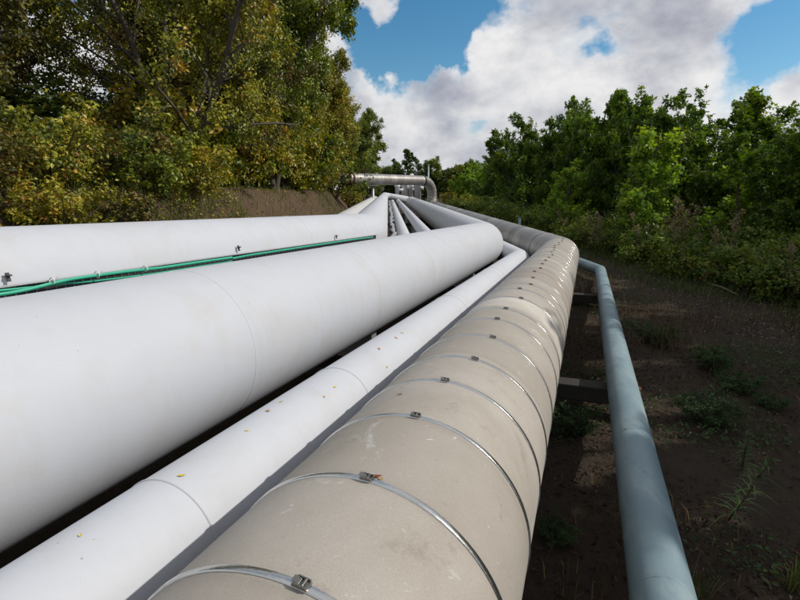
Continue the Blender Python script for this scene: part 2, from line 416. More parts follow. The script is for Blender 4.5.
def make_world():
    w = bpy.data.worlds.new('World'); sc.world = w; w.use_nodes = True
    nt = w.node_tree; bg = nt.nodes['Background']
    sky = nt.nodes.new('ShaderNodeTexSky'); sky.sky_type = 'NISHITA'; sky.sun_disc = False
    sky.sun_elevation = SUN_EL; sky.sun_rotation = SUN_AZ; sky.air_density = 1.0; sky.dust_density = .4; sky.ozone_density = 2.2
    tc = nt.nodes.new('ShaderNodeTexCoord'); gen = tc.outputs['Generated']
    def vm(op, a, b=None):
        n = nt.nodes.new('ShaderNodeVectorMath'); n.operation = op
        nt.links.new(a, n.inputs[0])
        if b is not None:
            if hasattr(b, 'is_output'): nt.links.new(b, n.inputs[1])
            else: n.inputs[1].default_value = tuple(map(float, b))
        return n.outputs['Value'] if op == 'DOT_PRODUCT' else n.outputs['Vector']
    # wobble the direction a little so that no cloud edge is smooth
    wn = N(nt, 'ShaderNodeTexNoise', Scale=10.0, Detail=8, Roughness=.55); nt.links.new(gen, wn.inputs['Vector'])
    gw = vm('NORMALIZE', vm('ADD', gen, vm('MULTIPLY', vm('SUBTRACT', wn.outputs['Color'], (.5, .5, .5)), (.15, .15, .15))))
    vec = vm('MULTIPLY', gen, (1, 1, 1.5))
    def dens(v, det):
        a = noise(nt, v, 3.3, 2, .5); c = noise(nt, v, 8.0, det, .55)
        return math_(nt, 'ADD', math_(nt, 'MULTIPLY', a, .5), math_(nt, 'MULTIPLY', c, .5))
    tot = math_(nt, 'ADD', .56, math_(nt, 'MULTIPLY', math_(nt, 'SUBTRACT', dens(vec, 9), .5), 1.7))
    for (px, py, rad, amt) in SKY_SPOTS:                 # (direction, angular radius in degrees, amount): clear or heaped places
        dt = vm('DOT_PRODUCT', gw, ray(px, py))
        g = math_(nt, 'EXPONENT', math_(nt, 'MULTIPLY', math_(nt, 'SUBTRACT', dt, 1.0), 1 / (1 - cos(radians(rad)))))
        tot = math_(nt, 'ADD', tot, math_(nt, 'MULTIPLY', g, amt))
    sep = nt.nodes.new('ShaderNodeSeparateXYZ'); nt.links.new(gen, sep.inputs[0])
    tot = math_(nt, 'ADD', tot, ramp(nt, sep.outputs['Z'], [(.0, .25), (.12, 0.)]))
    mask = ramp(nt, tot, [(.40, 0.), (.46, .32), (.53, .85), (.62, 1.)])
    # billows: lit where the cloud thins out towards the sun, grey where it thickens
    e0 = dens(vec, 5); e1 = dens(vm('ADD', vec, np.array([.045, -.01, .055])), 5)
    lit = math_(nt, 'ADD', .5, math_(nt, 'MULTIPLY', math_(nt, 'SUBTRACT', e0, e1), 3.8))
    fluff = noise(nt, vec, 17, 7, .6)
    lit = math_(nt, 'ADD', lit, math_(nt, 'MULTIPLY', math_(nt, 'SUBTRACT', fluff, .5), 1.1))
    for (px, py, rad, amt) in CLOUD_TONES:               # heavier grey undersides and sunlit heads
        dt = vm('DOT_PRODUCT', gw, ray(px, py))
        g = math_(nt, 'EXPONENT', math_(nt, 'MULTIPLY', math_(nt, 'SUBTRACT', dt, 1.0), 1 / (1 - cos(radians(rad)))))
        lit = math_(nt, 'ADD', lit, math_(nt, 'MULTIPLY', g, amt))
    thick = ramp(nt, tot, [(.46, 1.), (.60, .62), (.80, .3), (1, .2)])
    low = ramp(nt, sep.outputs['Z'], [(.03, .14), (.34, -.0)])
    lit = math_(nt, 'ADD', math_(nt, 'ADD', math_(nt, 'MULTIPLY', lit, .55), math_(nt, 'MULTIPLY', thick, .45)), low)
    cl = ramp(nt, lit, [(0, (3.0, 3.15, 3.8)), (.22, (4.0, 4.15, 4.8)), (.42, (5.3, 5.42, 5.9)), (.60, (6.9, 6.95, 7.2)), (.82, (8.5, 8.45, 8.45))])
    sat = nt.nodes.new('ShaderNodeHueSaturation'); sat.inputs['Saturation'].default_value = 1.32; sat.inputs['Hue'].default_value = .488; sat.inputs['Value'].default_value = SKY_VAL
    nt.links.new(sky.outputs[0], sat.inputs['Color'])
    col = mix(nt, mask, sat.outputs['Color'], cl)
    nt.links.new(col, bg.inputs['Color']); bg.inputs['Strength'].default_value = .1
SKY_VAL = 1.08
CLOUD_TONES = [(440, 88, 2.6, -.36), (350, 8, 3, -.12), (560, 10, 4.5, -.16), (690, 25, 4.5, -.10), (620, 95, 3.5, -.12), (492, 45, 2.2, .4), (560, 75, 3.2, .25), (372, 85, 2.2, .4),
               (395, 125, 3.5, .2), (735, 90, 3.4, .25), (770, 105, 3, .3), (520, 110, 3, -.1)]
SKY_SPOTS = [(372, 46, 2.6, -.36), (400, 40, 5.2, -.42), (428, 58, 3.6, -.24), (458, 8, 4.6, -.32), (440, 35, 3, -.2), (604, 47, 1.5, -.2), (785, 42, 3.6, -.36), (755, 18, 2.4, -.2),
             (487, 130, 1.6, -.07), (350, 5, 3.4, .3), (358, 108, 4.2, .3), (415, 130, 4, .16), (540, 70, 6, .14), (690, 65, 6, .16), (792, 125, 4, .22),
             (480, 48, 2.0, .16), (640, 5, 6, .12), (445, 85, 2.5, .3), (420, 165, 4, .4), (520, 175, 4, .3), (340, 165, 4, .3)]
make_world()

sun = bpy.data.lights.new('sun', 'SUN'); sun.energy = 3.5; sun.angle = radians(.53); sun.color = (1, .95, .87)
so = bpy.data.objects.new('sun', sun); link(so)
from mathutils import Vector, Matrix
so.rotation_euler = Vector(-SUN).to_track_quat('-Z', 'Y').to_euler()

cam = bpy.data.cameras.new('camera'); cam.sensor_fit = 'HORIZONTAL'; cam.sensor_width = 36; cam.lens = 36 * FPX / 800
cam.clip_end = 3000; cam.clip_start = .02
co = bpy.data.objects.new('camera', cam); link(co); co.location = tuple(CAM); co.rotation_euler = (pi / 2 - PITCH, 0, 0)
sc.camera = co
vs = sc.view_settings; vs.view_transform = 'Standard'; vs.look = 'None'; vs.gamma = 1; vs.exposure = 0; vs.use_curve_mapping = False
sc.cycles.max_bounces = 6; sc.cycles.transparent_max_bounces = 4

# ------------------------------------------------------------------ terrain
GA = np.array([-4.55, 1.9]); GB = np.array([-2.25, 8.15])        # toe of the bank beside the near run, then along the far run
def left_dist(x, y):
    n1 = np.array([-D1[1], D1[0]]); n1 = n1 / np.linalg.norm(n1)
    n2 = np.array([-D2[1], D2[0]]); n2 = n2 / np.linalg.norm(n2)
    a = (x - GB[0]) * n1[0] + (y - GB[1]) * n1[1]
    b = (x - GB[0]) * n2[0] + (y - GB[1]) * n2[1]
    return np.minimum(a, b)
_ph = RNG.uniform(0, 6.28, (24,)); _fr = RNG.normal(0, 1, (24, 2)); _fr = _fr / np.linalg.norm(_fr, axis=1)[:, None]
def wav(x, y, k0, lo=0, hi=24):
    s = 0
    for i in range(lo, hi): s = s + np.sin(k0 * (1 + .37 * (i - lo)) * (_fr[i, 0] * x + _fr[i, 1] * y) + _ph[i]) / (1 + .37 * (i - lo))
    return s / 3
def height(x, y):
    x = np.asarray(x, float); y = np.asarray(y, float)
    d = left_dist(x, y)
    k = np.clip(d / 1.9, 0, 1); k = k * k * (3 - 2 * k)
    h = 1.95 * k + np.clip(d - 1.9, 0, 60) * .035
    near = np.exp(-np.hypot(x, y) / 60)
    h = h + near * (.05 * wav(x, y, 1.3, 0, 12) + .02 * wav(x, y, 5, 12, 24)) + k * (1 - k) * (.9 * wav(x, y, 1.7, 6, 18) + .35 * wav(x, y, 4.6, 1, 14)) + k * near * .14 * wav(x, y, 1.1, 2, 12)
    h = h + .008 * np.clip(y - 10, 0, 60)
    h = h + .10 * np.clip((x - 6) / 3, 0, 1)
    return h
def ground_pt(px, py):
    v = ray(px, py); t = .3
    while t < 200:
        p = CAM + v * t
        if p[2] < height(p[0], p[1]): return p
        t += .02 + t * .002
    return CAM + v * t

def axis_samples(lo, hi, near, far, step0):
    out = [0.]; s = step0
    while out[-1] < hi: out.append(out[-1] + (step0 if out[-1] < near else min(40, (out[-1] - near) * .12 + step0)))
    neg = [0.]
    while -neg[-1] < lo: neg.append(neg[-1] - (step0 if -neg[-1] < 8 else min(40, (-neg[-1] - 8) * .12 + step0)))
    return np.array(neg[:0:-1] + out)
def terrain():
    xs = axis_samples(800, 800, 10, 0, .12); ys = axis_samples(60, 1600, 22, 0, .13)
    X, Y = np.meshgrid(xs, ys); Z = height(X, Y)
    nx, ny = len(xs), len(ys)
    v = np.stack([X, Y, Z], -1).reshape(-1, 3)
    i = np.arange(ny - 1)[:, None] * nx + np.arange(nx - 1)[None]
    f = np.stack([i, i + 1, i + nx + 1, i + nx], -1).reshape(-1, 4)
    d = left_dist(v[:, 0], v[:, 1])
    fc = v[f].mean(1); isb = left_dist(fc[:, 0], fc[:, 1]) > .05
    o = kind(mesh_obj('ground', v, f, M['soil']), 'structure')
    o.data.materials.append(M['bank_soil'])
    o.data.polygons.foreach_set('material_index', isb.astype(np.int32)); o.data.update()
terrain()

# ------------------------------------------------------------------ the pipes
def corner(c1, t): return P1(c1, t)
def solve_c1(c2, t):
    o = in2(P1((0, 0), t)); Mx = np.array([in2(P1((1, 0), t)) - o, in2(P1((0, 1), t)) - o]).T
    return np.linalg.solve(Mx, np.array(c2) - o)
T0 = -4.0
def seam(p, par, t, mat, w=.012, th=.006): return p.band('weld_seam', mat, par, t, w, th, round_=True)

# strapped insulated pipe: near run, far run, riser, overhead crossing
cD, tD = (-.434, -.941), 10.0
k = corner(cD, tD)
q1 = k + D2 * ((38 - k[1]) / D2[1])
q2 = np.array([q1[0], q1[1], CAM_H + 1.02]); q3 = q2 + np.array([-11.5, -11.0, .0])
pD = Pipe([P1(cD, T0), k, q1, q2, q3], .35, [.9, .62, 1.0], T0)
insul = thing('insulated_pipe', 'beige insulated pipe with steel straps, rising at its far end into an overhead crossing', 'pipe', (k[0], k[1], height(k[0], k[1])))
insul_inv = np.array(insul.location)
PARENTS = {}
def under(o, root):
    """children keep the world coordinates they were modelled in"""
    o.parent = root; o.matrix_parent_inverse = Matrix.Translation(root.location).inverted(); return o
class Root:
    def __init__(s, e): s.e = e
def add(o, root): return under(o, root)

b1 = add(pD.body('strapped_cladding', M['beige'], None, T0, 9.72), insul); b1['label'] = 'beige metal cladding under steel straps'
b2 = add(pD.body('weathered_cladding', M['weathered'], None, 9.72, pD.s[-1]), insul); b2['label'] = 'weathered grey brown cladding of the far run'
strap_t = [-3.2 + .336 * i for i in range(11)] + [.595, .912, 1.261, 1.572, 1.862, 2.218, 2.578, 2.865, 3.26, 3.604, 3.868, 4.221, 4.609, 4.899, 5.263, 5.628, 5.977, 6.347, 6.66, 7.0, 7.36, 7.7, 8.05, 8.4, 8.72, 9.06, 9.38, 9.66]
strap_t = [t for t in strap_t if not (.3 < t < .59)]
rr = random.Random(3)
def buckle(t, ang, root):
    p, tg, n = pD.surf(t, ang, .004); side = np.cross(n, tg)
    m = MB()
    m.box(p + n * .0015, side, tg, n, .014, .0100, .002)
    for s_ in (-1, 1): m.box(p + n * .004 + tg * s_ * .0088, side, tg, n, .012, .0014, .0034)        # folded wings
    m.tube([p + n * .005 - side * .004 - tg * .008, p + n * .005 - side * .004 + tg * .008], .0034, 10)    # rolled seal
    m.box(p + n * .006 + side * .009, nrm(side + rr.uniform(.05, .4) * n), tg, nrm(n - .25 * side), rr.uniform(.004, .009), .0070, .001) # turned-up tail
    return m.build('buckle', M['buckle'], None, bevel=.0012)
for t in strap_t:
    wide = .0078 if t < 2.0 else .0068
    st = add(pD.band('strap', M['steel'], None, t, wide, .0035, tilt=rr.uniform(-.02, .02)), insul)
    b = buckle(t + .0, 83 + rr.uniform(-5, 4), None); b.parent = st; b.matrix_parent_inverse = st.matrix_parent_inverse @ Matrix()
    b.matrix_parent_inverse = Matrix()
# overlap joints of the cladding sheets on the far run and the elbow gores
L1 = float(np.interp(0, [0], [0]))
for t in np.arange(10.9, 38.0, 1.86): add(pD.band('cladding_band', M['weathered'], None, t, .02, .005), insul)
sR = pD.s[-1] - np.linalg.norm(q3 - q2)
for t in np.linspace(sR - 1.15, sR + .8, 8): add(pD.band('elbow_gore', M['weathered'], None, t, .03, .02, n=48), insul)
for t in (sR + 1.0, sR + 7.6, sR + 7.9): add(pD.band('flange', M['darksteel'] if t < sR + 2 else M['rust'], None, t, .06, .05, n=48), insul)

def white_pipe(name, label, c1, t, r, mat, far=36.0, tail=None, bend=None, seams=(), group=None):
    k = P1(c1, t); e = k + D2 * ((far - k[1]) / D2[1])
    pts = [P1(c1, T0), k, e]
    if tail is not None: pts.append(e + tail)
    p = Pipe(pts, r, [bend or r * 2.2] * (len(pts) - 2), T0)
    root = thing(name, label, 'pipe', (k[0], k[1], height(k[0], k[1])), group)
    add(p.body('pipe_shell', mat, None), root)
    for s in seams: add(seam(p, None, s, mat, *((.006, .0018) if r > .25 else (.007, .0038) if r > .15 else (.005, .0016))), root)
    return p, root
G = 'white pipes side by side on the ground supports'
pB, rB = white_pipe('white_pipe', 'largest white pipe, running across the middle of the pipe bundle', (-2.06, -.816), 10.7, .45, M['white'], 44.5, None, None, (-1.6, 2.15, 3.9, 5.55, 8.1, 10.2, 11.3, 15, 19, 23), G)
pC, rC = white_pipe('white_pipe', 'slim white pipe lying between the largest white pipe and the strapped beige pipe', (-1.219, -1.08), 10.3, .2, M['white2'], 45, None, None, (-.8, 1.12, 2.33, 4.7, 7.1, 9.6, 11.2), G)
cA = solve_c1((-.31, -.64), 6.5)
pA, rA = white_pipe('white_pipe', 'raised white pipe at the back with a green cable along its lower side', cA, 6.5, .30, M['white'], 46, np.array([2.1, .5, -.35]), None, (-.5, 1.4, 4.5, 5.9, 9.5, 13, 17), G)
cG = solve_c1((-1.08, -.9), 7.4)
pG, rG = white_pipe('grey_pipe', 'pale grey pipe nearest the earth bank, half hidden by the raised white pipe', cG, 7.4, .33, M['grey_paint'], 40, None, None, (10, 14, 18), 'pipes of the far run')
cE = solve_c1((.365, -1.09), 8.15)
pE, rE = white_pipe('white_pipe', 'thin white pipe beside the silvery duct in the far run', cE, 8.15, .15, M['white2'], 44, None, None, (11, 15), G)
cF = solve_c1((.86, -1.03), 10.3)
pF, rF = white_pipe('white_pipe', 'thin white pipe next to the largest pipe in the far run', cF, 10.3, .15, M['white2'], 44, None, None, (13, 17), G)
pT, rT = white_pipe('blue_grey_pipe', 'narrow blue grey pipe lying alone above the soil on the right', (.349, -1.374), 11.5, .11, M['teal'], 40, None, .35, (.55, 1.1, 1.75, 3.0, 5.0), None)

# silvery twisted duct between the raised pipe and the thin pipe
def duct():
    pts = []
    for s in np.linspace(9.2, 40, 150):
        pts.append(P2((.105 + .03 * sin(s * 4.1) + .018 * sin(s * 9.3), -.98 + .03 * cos(s * 3.3)), s))
    r = .045 + .012 * np.sin(np.arange(150) * 2.4)
    o = MB().tube(pts, r, 9).build('foil_duct', M['foil'], None, True)
    tag(o, 'crinkled silver duct snaking between the raised pipe and a thin white pipe', 'duct')
duct()

# cable tray with a green cable, fixed to the raised white pipe
def on_pipe(px, py, c, r):
    v = ray(px, py); q = np.array([v @ E1, v @ E2]); a = q @ q; b = -2 * q @ np.array(c); cc = np.dot(c, c) - r * r
    D = max(b * b - 4 * a * cc, 0); kk = (-b - math.sqrt(D)) / (2 * a); p = q * kk; n = p - np.array(c)
    return kk * (v @ D1), degrees(atan2(n[1], n[0]))
def tray():
    root = thing('cable_tray', 'thin galvanised cable tray clamped along the lower side of the raised white pipe', 'cable tray', pA.surf(1.5, -20)[0])
    ts = np.linspace(T0, 6.1, 60)
    def strip(a0, l0, a1, l1, w, nm, mat):
        V = []
        for t in ts:
            p0, tg, n0 = pA.surf(t, a0, l0); p1, _, n1 = pA.surf(t, a1, l1); s_ = nrm(np.cross(tg, p1 - p0)) * w
            V += [p0 - s_, p0 + s_, p1 + s_, p1 - s_]
        f = [(i * 4 + j, i * 4 + 4 + j, i * 4 + 4 + (j + 1) % 4, i * 4 + (j + 1) % 4) for i in range(len(ts) - 1) for j in range(4)]
        add(MB().add(V, f).build(nm, mat, None), root)
    strip(5.6, .012, 5.6, .052, .0022, 'tray_rail', M['galv'])
    strip(5.2, .020, -12, .020, .0015, 'tray_bed', M['darksteel'])
    m = MB()
    for t in np.arange(-.4, 6.0, .05):                       # wire rungs of the tray
        pts = [pA.surf(t, a, .026)[0] for a in (5.4, 1, -4, -10)]; m.tube(pts, .002, 4)
    add(m.build('tray_rungs', M['galv'], None), root)
    for (px, py) in ((6, 280), (237, 250), (335, 238)):
        t, a = on_pipe(px, py, cA, .3)
        p, tg, n = pA.surf(t, a + 2, .0); side = np.cross(n, tg); mm = MB()
        mm.box(p + n * .02, tg, side, n, .009, .022, .004); mm.box(p + n * .026 + side * .006, tg, side, n, .009, .004, .016)
        add(mm.build('bracket', M['darksteel'], None, bevel=.002), root)
tray()
def green_cable():
    def path(pix, lift):
        pts = []
        for (px, py) in pix:
            t, a = on_pipe(px, py, cA, .3 + lift); p, tg, n = pA.surf(t, a, lift); pts.append(p)
        return np.array(pts)
    def smooth_path(p, n=80):
        s = np.concatenate([[0], np.cumsum(np.linalg.norm(np.diff(p, axis=0), axis=1))]); u = np.linspace(0, s[-1], n)
        q = np.stack([np.interp(u, s, p[:, k]) for k in range(3)], 1)
        for _ in range(12): q[1:-1] = (q[:-2] + 2 * q[1:-1] + q[2:]) / 4
        return q
    root = thing('green_cable', 'green cable sagging along the tray below the raised white pipe', 'cable', pA.surf(1.5, -20, .08)[0])
    p = path([(-60, 300), (-20, 297), (12, 293), (36, 288), (50, 283.5), (68, 279.5), (85, 277), (100, 275), (125, 271.5), (160, 268), (200, 262), (232, 257.5)], .075)
    add(MB().tube(smooth_path(p), .009, 10).build('cable_sheath', M['cable'], None, True), root)
    p = path([(232, 258.5), (250, 255), (268, 252.4), (290, 249), (320, 244.5), (350, 240), (373, 237)], .06)
    add(MB().tube(smooth_path(p), .0085, 10).build('cable_sheath', M['cable'], None, True), root)
    p = path([(-60, 297), (-10, 291.5), (30, 287.5), (62, 284), (90, 281.5), (125, 277.5), (170, 271), (232, 261)], .05)
    add(MB().tube(smooth_path(p), .006, 8).build('cable_sheath', M['cable'], None, True), root)
    for (px, py) in ((52, 281), (97, 274.5), (145, 268.5)):
        t, a = on_pipe(px, py, cA, .375); q, tg, n = pA.surf(t, a, .075); mm = MB()
        ring = [q + .018 * (cos(x) * n + sin(x) * np.cross(n, tg)) for x in np.linspace(0, 2 * pi, 12)]
        mm.tube(ring, .003, 6); mm.tube([q + n * .018, q + n * .03 + tg * .012 + UP * .02], .0025, 5)
        add(mm.build('cable_tie', M['tie'], None), root)
green_cable()

# supports: sleepers under the near run, steel trestles under the far run
def support(t, label):
    c = P1((0, 0), t); g = height(c[0], c[1])
    root = thing('pipe_support', label, 'support', (P1((-.9, 0), t)[0], P1((-.9, 0), t)[1], g), 'sleeper supports under the pipes')
    zt = P1((.349, -1.374 - .11), t)[2] - .012
    ax = nrm(np.array([E1[0], E1[1], 0])); ay = np.array([-ax[1], ax[0], 0])
    def pt(l, z): p = P1((l, 0), t); return np.array([p[0], p[1], z])
    m = MB(); m.box((pt(-4.4, 0) + pt(.52, 0)) / 2 + UP * (zt - .07), ax, ay, UP, 2.46, .09, .07)
    add(m.build('beam', M['sleeper'], None, bevel=.012), root)
    for l in (-3.6, -1.7, -.55):
        p = pt(l, 0); h = height(p[0], p[1]) - .15; mm = MB(); mm.box([p[0], p[1], (h + zt - .14) / 2], ax, ay, UP, .14, .11, (zt - .14 - h) / 2)
        add(mm.build('pier', M['concrete'], None, bevel=.01), root)
    for (c_, r_) in (((-.434, -.941), .35), ((-1.219, -1.08), .2), ((-2.06, -.816), .45), (cA, .30)):
        p = P1(c_, t); top = p[2] - r_ * .93; mm = MB(); base = zt
        if top - base < .02: continue
        mm.box([p[0], p[1], (top + base) / 2], ax, ay, UP, r_ * .42, .06, (top - base) / 2)
        add(mm.build('saddle', M['galv'], None, bevel=.006), root)
    q = P1((.349, -1.374), t); mm = MB()
    hoop = [q + .118 * (cos(a) * ax + sin(a) * UP) for a in np.linspace(-.2 * pi, .35 * pi, 12)]
    mm.tube([q + ax * .135 - UP * .12, q + ax * .135 - UP * .05], .008, 6); mm.box(q + ax * .14 - UP * .108, ax, ay, UP, .03, .03, .005)
    add(mm.build('pipe_guide', M['rust'], None), root)
support(4.35, 'dark sleeper beam under the pipes, its end showing beneath the blue grey pipe')
support(-1.5, 'sleeper beam under the pipes close behind the viewer')
support(9.0, 'sleeper beam under the pipes just before their bend')
def trestle(y, label):
    s = y / D2[1]; root = thing('pipe_trestle', label, 'support', (P2((1, 0), s)[0], y, height(0, y)), 'trestles under the far run')
    ax = nrm(np.array([F1[0], F1[1], 0])); ay = np.array([-ax[1], ax[0], 0]); zt = P2((0, -1.62), s)[2]
    def pt(l, z): p = P2((l, 0), s); return np.array([p[0], p[1], z])
    add(MB().box((pt(-1.6, zt) + pt(3.8, zt)) / 2 - UP * .06, ax, ay, UP, 2.7, .08, .06).build('beam', M['sleeper'], None, bevel=.008), root)
    for l in (-1.2, 1.2, 3.4):
        p = pt(l, 0); h = height(p[0], p[1]) - .1
        if zt - .12 - h > .02: add(MB().box([p[0], p[1], (h + zt - .12) / 2], ax, ay, UP, .1, .1, (zt - .12 - h) / 2).build('pier', M['concrete'], None, bevel=.01), root)
    for (c2, r_) in (((-.31, -.64), .3), ((-1.08, -.9), .33), ((.365, -1.09), .15), ((.86, -1.03), .15), (in2(P1((-2.06, -.816), 10.7)), .45), (in2(P1(cD, tD)), .35)):
        p = P2(c2, s); top = p[2] - r_ * .95
        if top - zt > .02: add(MB().box([p[0], p[1], (top + zt) / 2], ax, ay, UP, r_ * .4, .05, (top - zt) / 2).build('saddle', M['galv'], None, bevel=.005), root)
for y, l in ((12.5, 'low trestle crossing under the thin white pipes just past the bend'), (16.5, 'low trestle crossing under the thin white pipes halfway along'), (24, 'low trestle crossing under the pipes near the overhead crossing')):
    trestle(y, l)

# post with a flat head carrying the overhead crossing
def post(px, Y, label):
    t = (px - 400) / 500 * Y; f = (q2[1] - Y) / 11.0; x = q2[0] - 11.5 * f
    root = thing('pipe_post', label, 'post', (x, Y, height(x, Y))); zb = height(x, Y); zt = q2[2] - .36
    add(MB().tube([[x, Y, zb - .1], [x, Y, zt - .08]], .085, 16).build('shaft', M['galv'], None, True), root)
    add(MB().box([x, Y, zt - .04], [1, 0, 0], [0, 1, 0], UP, .28, .22, .04).build('head_plate', M['galv'], None, bevel=.01), root)
post(383, 34.0, 'pale steel post with a flat head under the overhead pipe')

# upright white pipes beyond the crossing
def upright(x, y, h, r, label):
    zb = height(x, y); root = thing('upright_pipe', label, 'pipe', (x, y, zb), 'white upright pipes beyond the overhead crossing')
    prof = [(zb - .1, r), (zb + h - .5, r), (zb + h - .46, r * 1.35), (zb + h - .34, r * 1.35), (zb + h - .3, r), (zb + h - .12, r), (zb + h - .03, r * .75), (zb + h, r * .1)]
    add(MB().tube([[x, y, z] for z, _ in prof], [q for _, q in prof], 20).build('pipe_shell', M['bright_white'], None, True), root)
    add(MB().tube([[x, y, zb + h - .75], [x + .55, y - .05, zb + h - .75]], r * .62, 14).build('branch', M['bright_white'], None, True), root)
for x, y, h, r, l in ((-.25, 47.5, 2.75, .2, 'leftmost and slimmest of the white upright pipes'), (.42, 48, 3.0, .33, 'stout white upright pipe second from the left'),
                      (1.06, 49.5, 2.8, .2, 'white upright pipe between the two stout ones'), (1.66, 48, 2.95, .32, 'stout white upright pipe beside the riser of the overhead pipe')):
    upright(x, y, h, r, l)

# lamp pole far off, blue marker stake beside the far run
def pole():
    y = 62; x = (427.6 - 400) / 500 * y; zb = height(x, y); zt = CAM_H + (195 - 166.5) / 500 * y
    root = thing('lamp_pole', 'tall thin pale blue pole standing beyond the overhead pipe elbow', 'pole', (x, y, zb))
    add(MB().tube([[x, y, zb - .2], [x, y, zt]], [.11, .07], 12).build('shaft', M['polepaint'], None, True), root)
    add(MB().box([x, y, zt], [1, 0, 0], [0, 1, 0], UP, .1, .2, .06).build('lamp_head', M['polepaint'], None, bevel=.02), root)
pole()
def stake():
    x, y = 3.78, 16.0; zb = height(x, y)
    root = thing('marker_stake', 'short blue marker stake in the ground beyond the weathered pipe run', 'stake', (x, y, zb))
    add(MB().box([x, y, zb + .55], [1, 0, 0], [0, 1, 0], UP, .03, .02, .6).build('post', M['bluepaint'], None, bevel=.004), root)
    add(MB().box([x + .002, y - .024, zb + .98], [1, 0, 0], [0, 1, 0], UP, .045, .004, .12).build('plate', M['polepaint'], None, bevel=.002), root)
stake()
# hard standing at the far end
def road():
    V = []; f = []
    xs = np.linspace(3, 40, 30); ys = np.linspace(56, 63, 6)
    for y in ys:
        for x in xs: V.append([x, y, height(x, y) + .03])
    n = len(xs); f = [(j * n + i, j * n + i + 1, (j + 1) * n + i + 1, (j + 1) * n + i) for j in range(len(ys) - 1) for i in range(n - 1)]
    kind(mesh_obj('road', V, f, M['tarmac']), 'structure')
road()

# fallen leaves on the pipes
def fallen(pipe, t, ang, size, col, label, spin):
    p, tg, n = pipe.surf(t, ang, .0008); side = np.cross(n, tg)
    a = cos(spin) * tg + sin(spin) * side; b = np.cross(n, a)
    size *= .85; L, W = size, size * .5
    rows = [(-.5, .0, .001), (-.25, .75, .002), (.05, 1, .001), (.3, .6, .002), (.55, 0, .004)]
    V = []
    for (u, w, z) in rows:
        V += [p + a * u * L - b * w * W * .5 + n * (z + .002 * w), p + a * u * L + n * z * .6, p + a * u * L + b * w * W * .5 + n * (z + .001 * w)]
    V += [p - a * L * .85 + n * .002]
    f = [(i * 3 + j, i * 3 + 3 + j, i * 3 + 4 + j, i * 3 + 1 + j) for i in range(4) for j in range(2)] + [(0, 1, 15)]
    o = mesh_obj('fallen_leaf', V, f, col); tag(o, label, 'leaf', 'fallen leaves lying on the pipes')
    return o
M['leaf_y'] = plain('yellow_fallen_leaf', (.62, .47, .02), .6, 0, .35, 60)
M['leaf_o'] = plain('orange_fallen_leaf', (.50, .24, .035), .6, 0, .35, 60)
M['leaf_r'] = plain('red_brown_fallen_leaf', (.22, .045, .02), .6, 0, .35, 60)
cC = (-1.219, -1.08)
for (px, py, col, size, lab) in [
    (181, 476, 'leaf_y', .028, 'yellow leaf beside the weld ring on the slim white pipe'),
    (80, 536, 'leaf_y', .016, 'tiny yellow leaf lowest down on the slim white pipe'),
    (247, 431, 'leaf_y', .018, 'small yellow leaf on the slim white pipe, nearest after the weld ring'),
    (268, 411, 'leaf_o', .034, 'largest orange leaf on the slim white pipe'),
    (281, 402, 'leaf_y', .022, 'yellow leaf just past the largest orange leaf on the slim white pipe'),
    (335, 387, 'leaf_y', .026, 'yellow leaf on the side of the slim white pipe before its second ring'),
    (324, 397, 'leaf_o', .016, 'small ochre leaf on the side of the slim white pipe'),
    (379, 349, 'leaf_o', .034, 'orange leaf on the slim white pipe just past its second ring'),
    (387, 367, 'leaf_y', .026, 'yellow leaf low on the side of the slim white pipe past its second ring'),
    (396, 338, 'leaf_o', .030, 'brown orange leaf, next to last along the slim white pipe'),
    (402, 333, 'leaf_y', .030, 'yellow leaf farthest along the slim white pipe')]:
    t, a = on_pipe(px, py, cC, .2); fallen(pC, t, a, size, M[col], lab, rr.uniform(0, 6.28))
for (px, py, col, size, lab) in [(376, 477, 'leaf_r', .026, 'red brown leaf just past the second strap on the beige pipe'), (380.5, 479.5, 'leaf_o', .014, 'orange scrap of leaf touching the buckle on the beige pipe'),
                                 (400, 395, 'leaf_r', .018, 'small dark red leaf on the crown of the beige pipe')]:
    t, a = on_pipe(px, py, cD, .35); fallen(pD, t, a, size, M[col], lab, rr.uniform(0, 6.28))
for (px, py, lab) in [(335, 250, 'brown leaf scrap on the big white pipe near the cable end')]:
    pass

# ------------------------------------------------------------------ vegetation
def perp(rng, d):
    r = rng.normal(size=d.shape); r -= d * (r * d).sum(1, keepdims=True); return nrm(r)

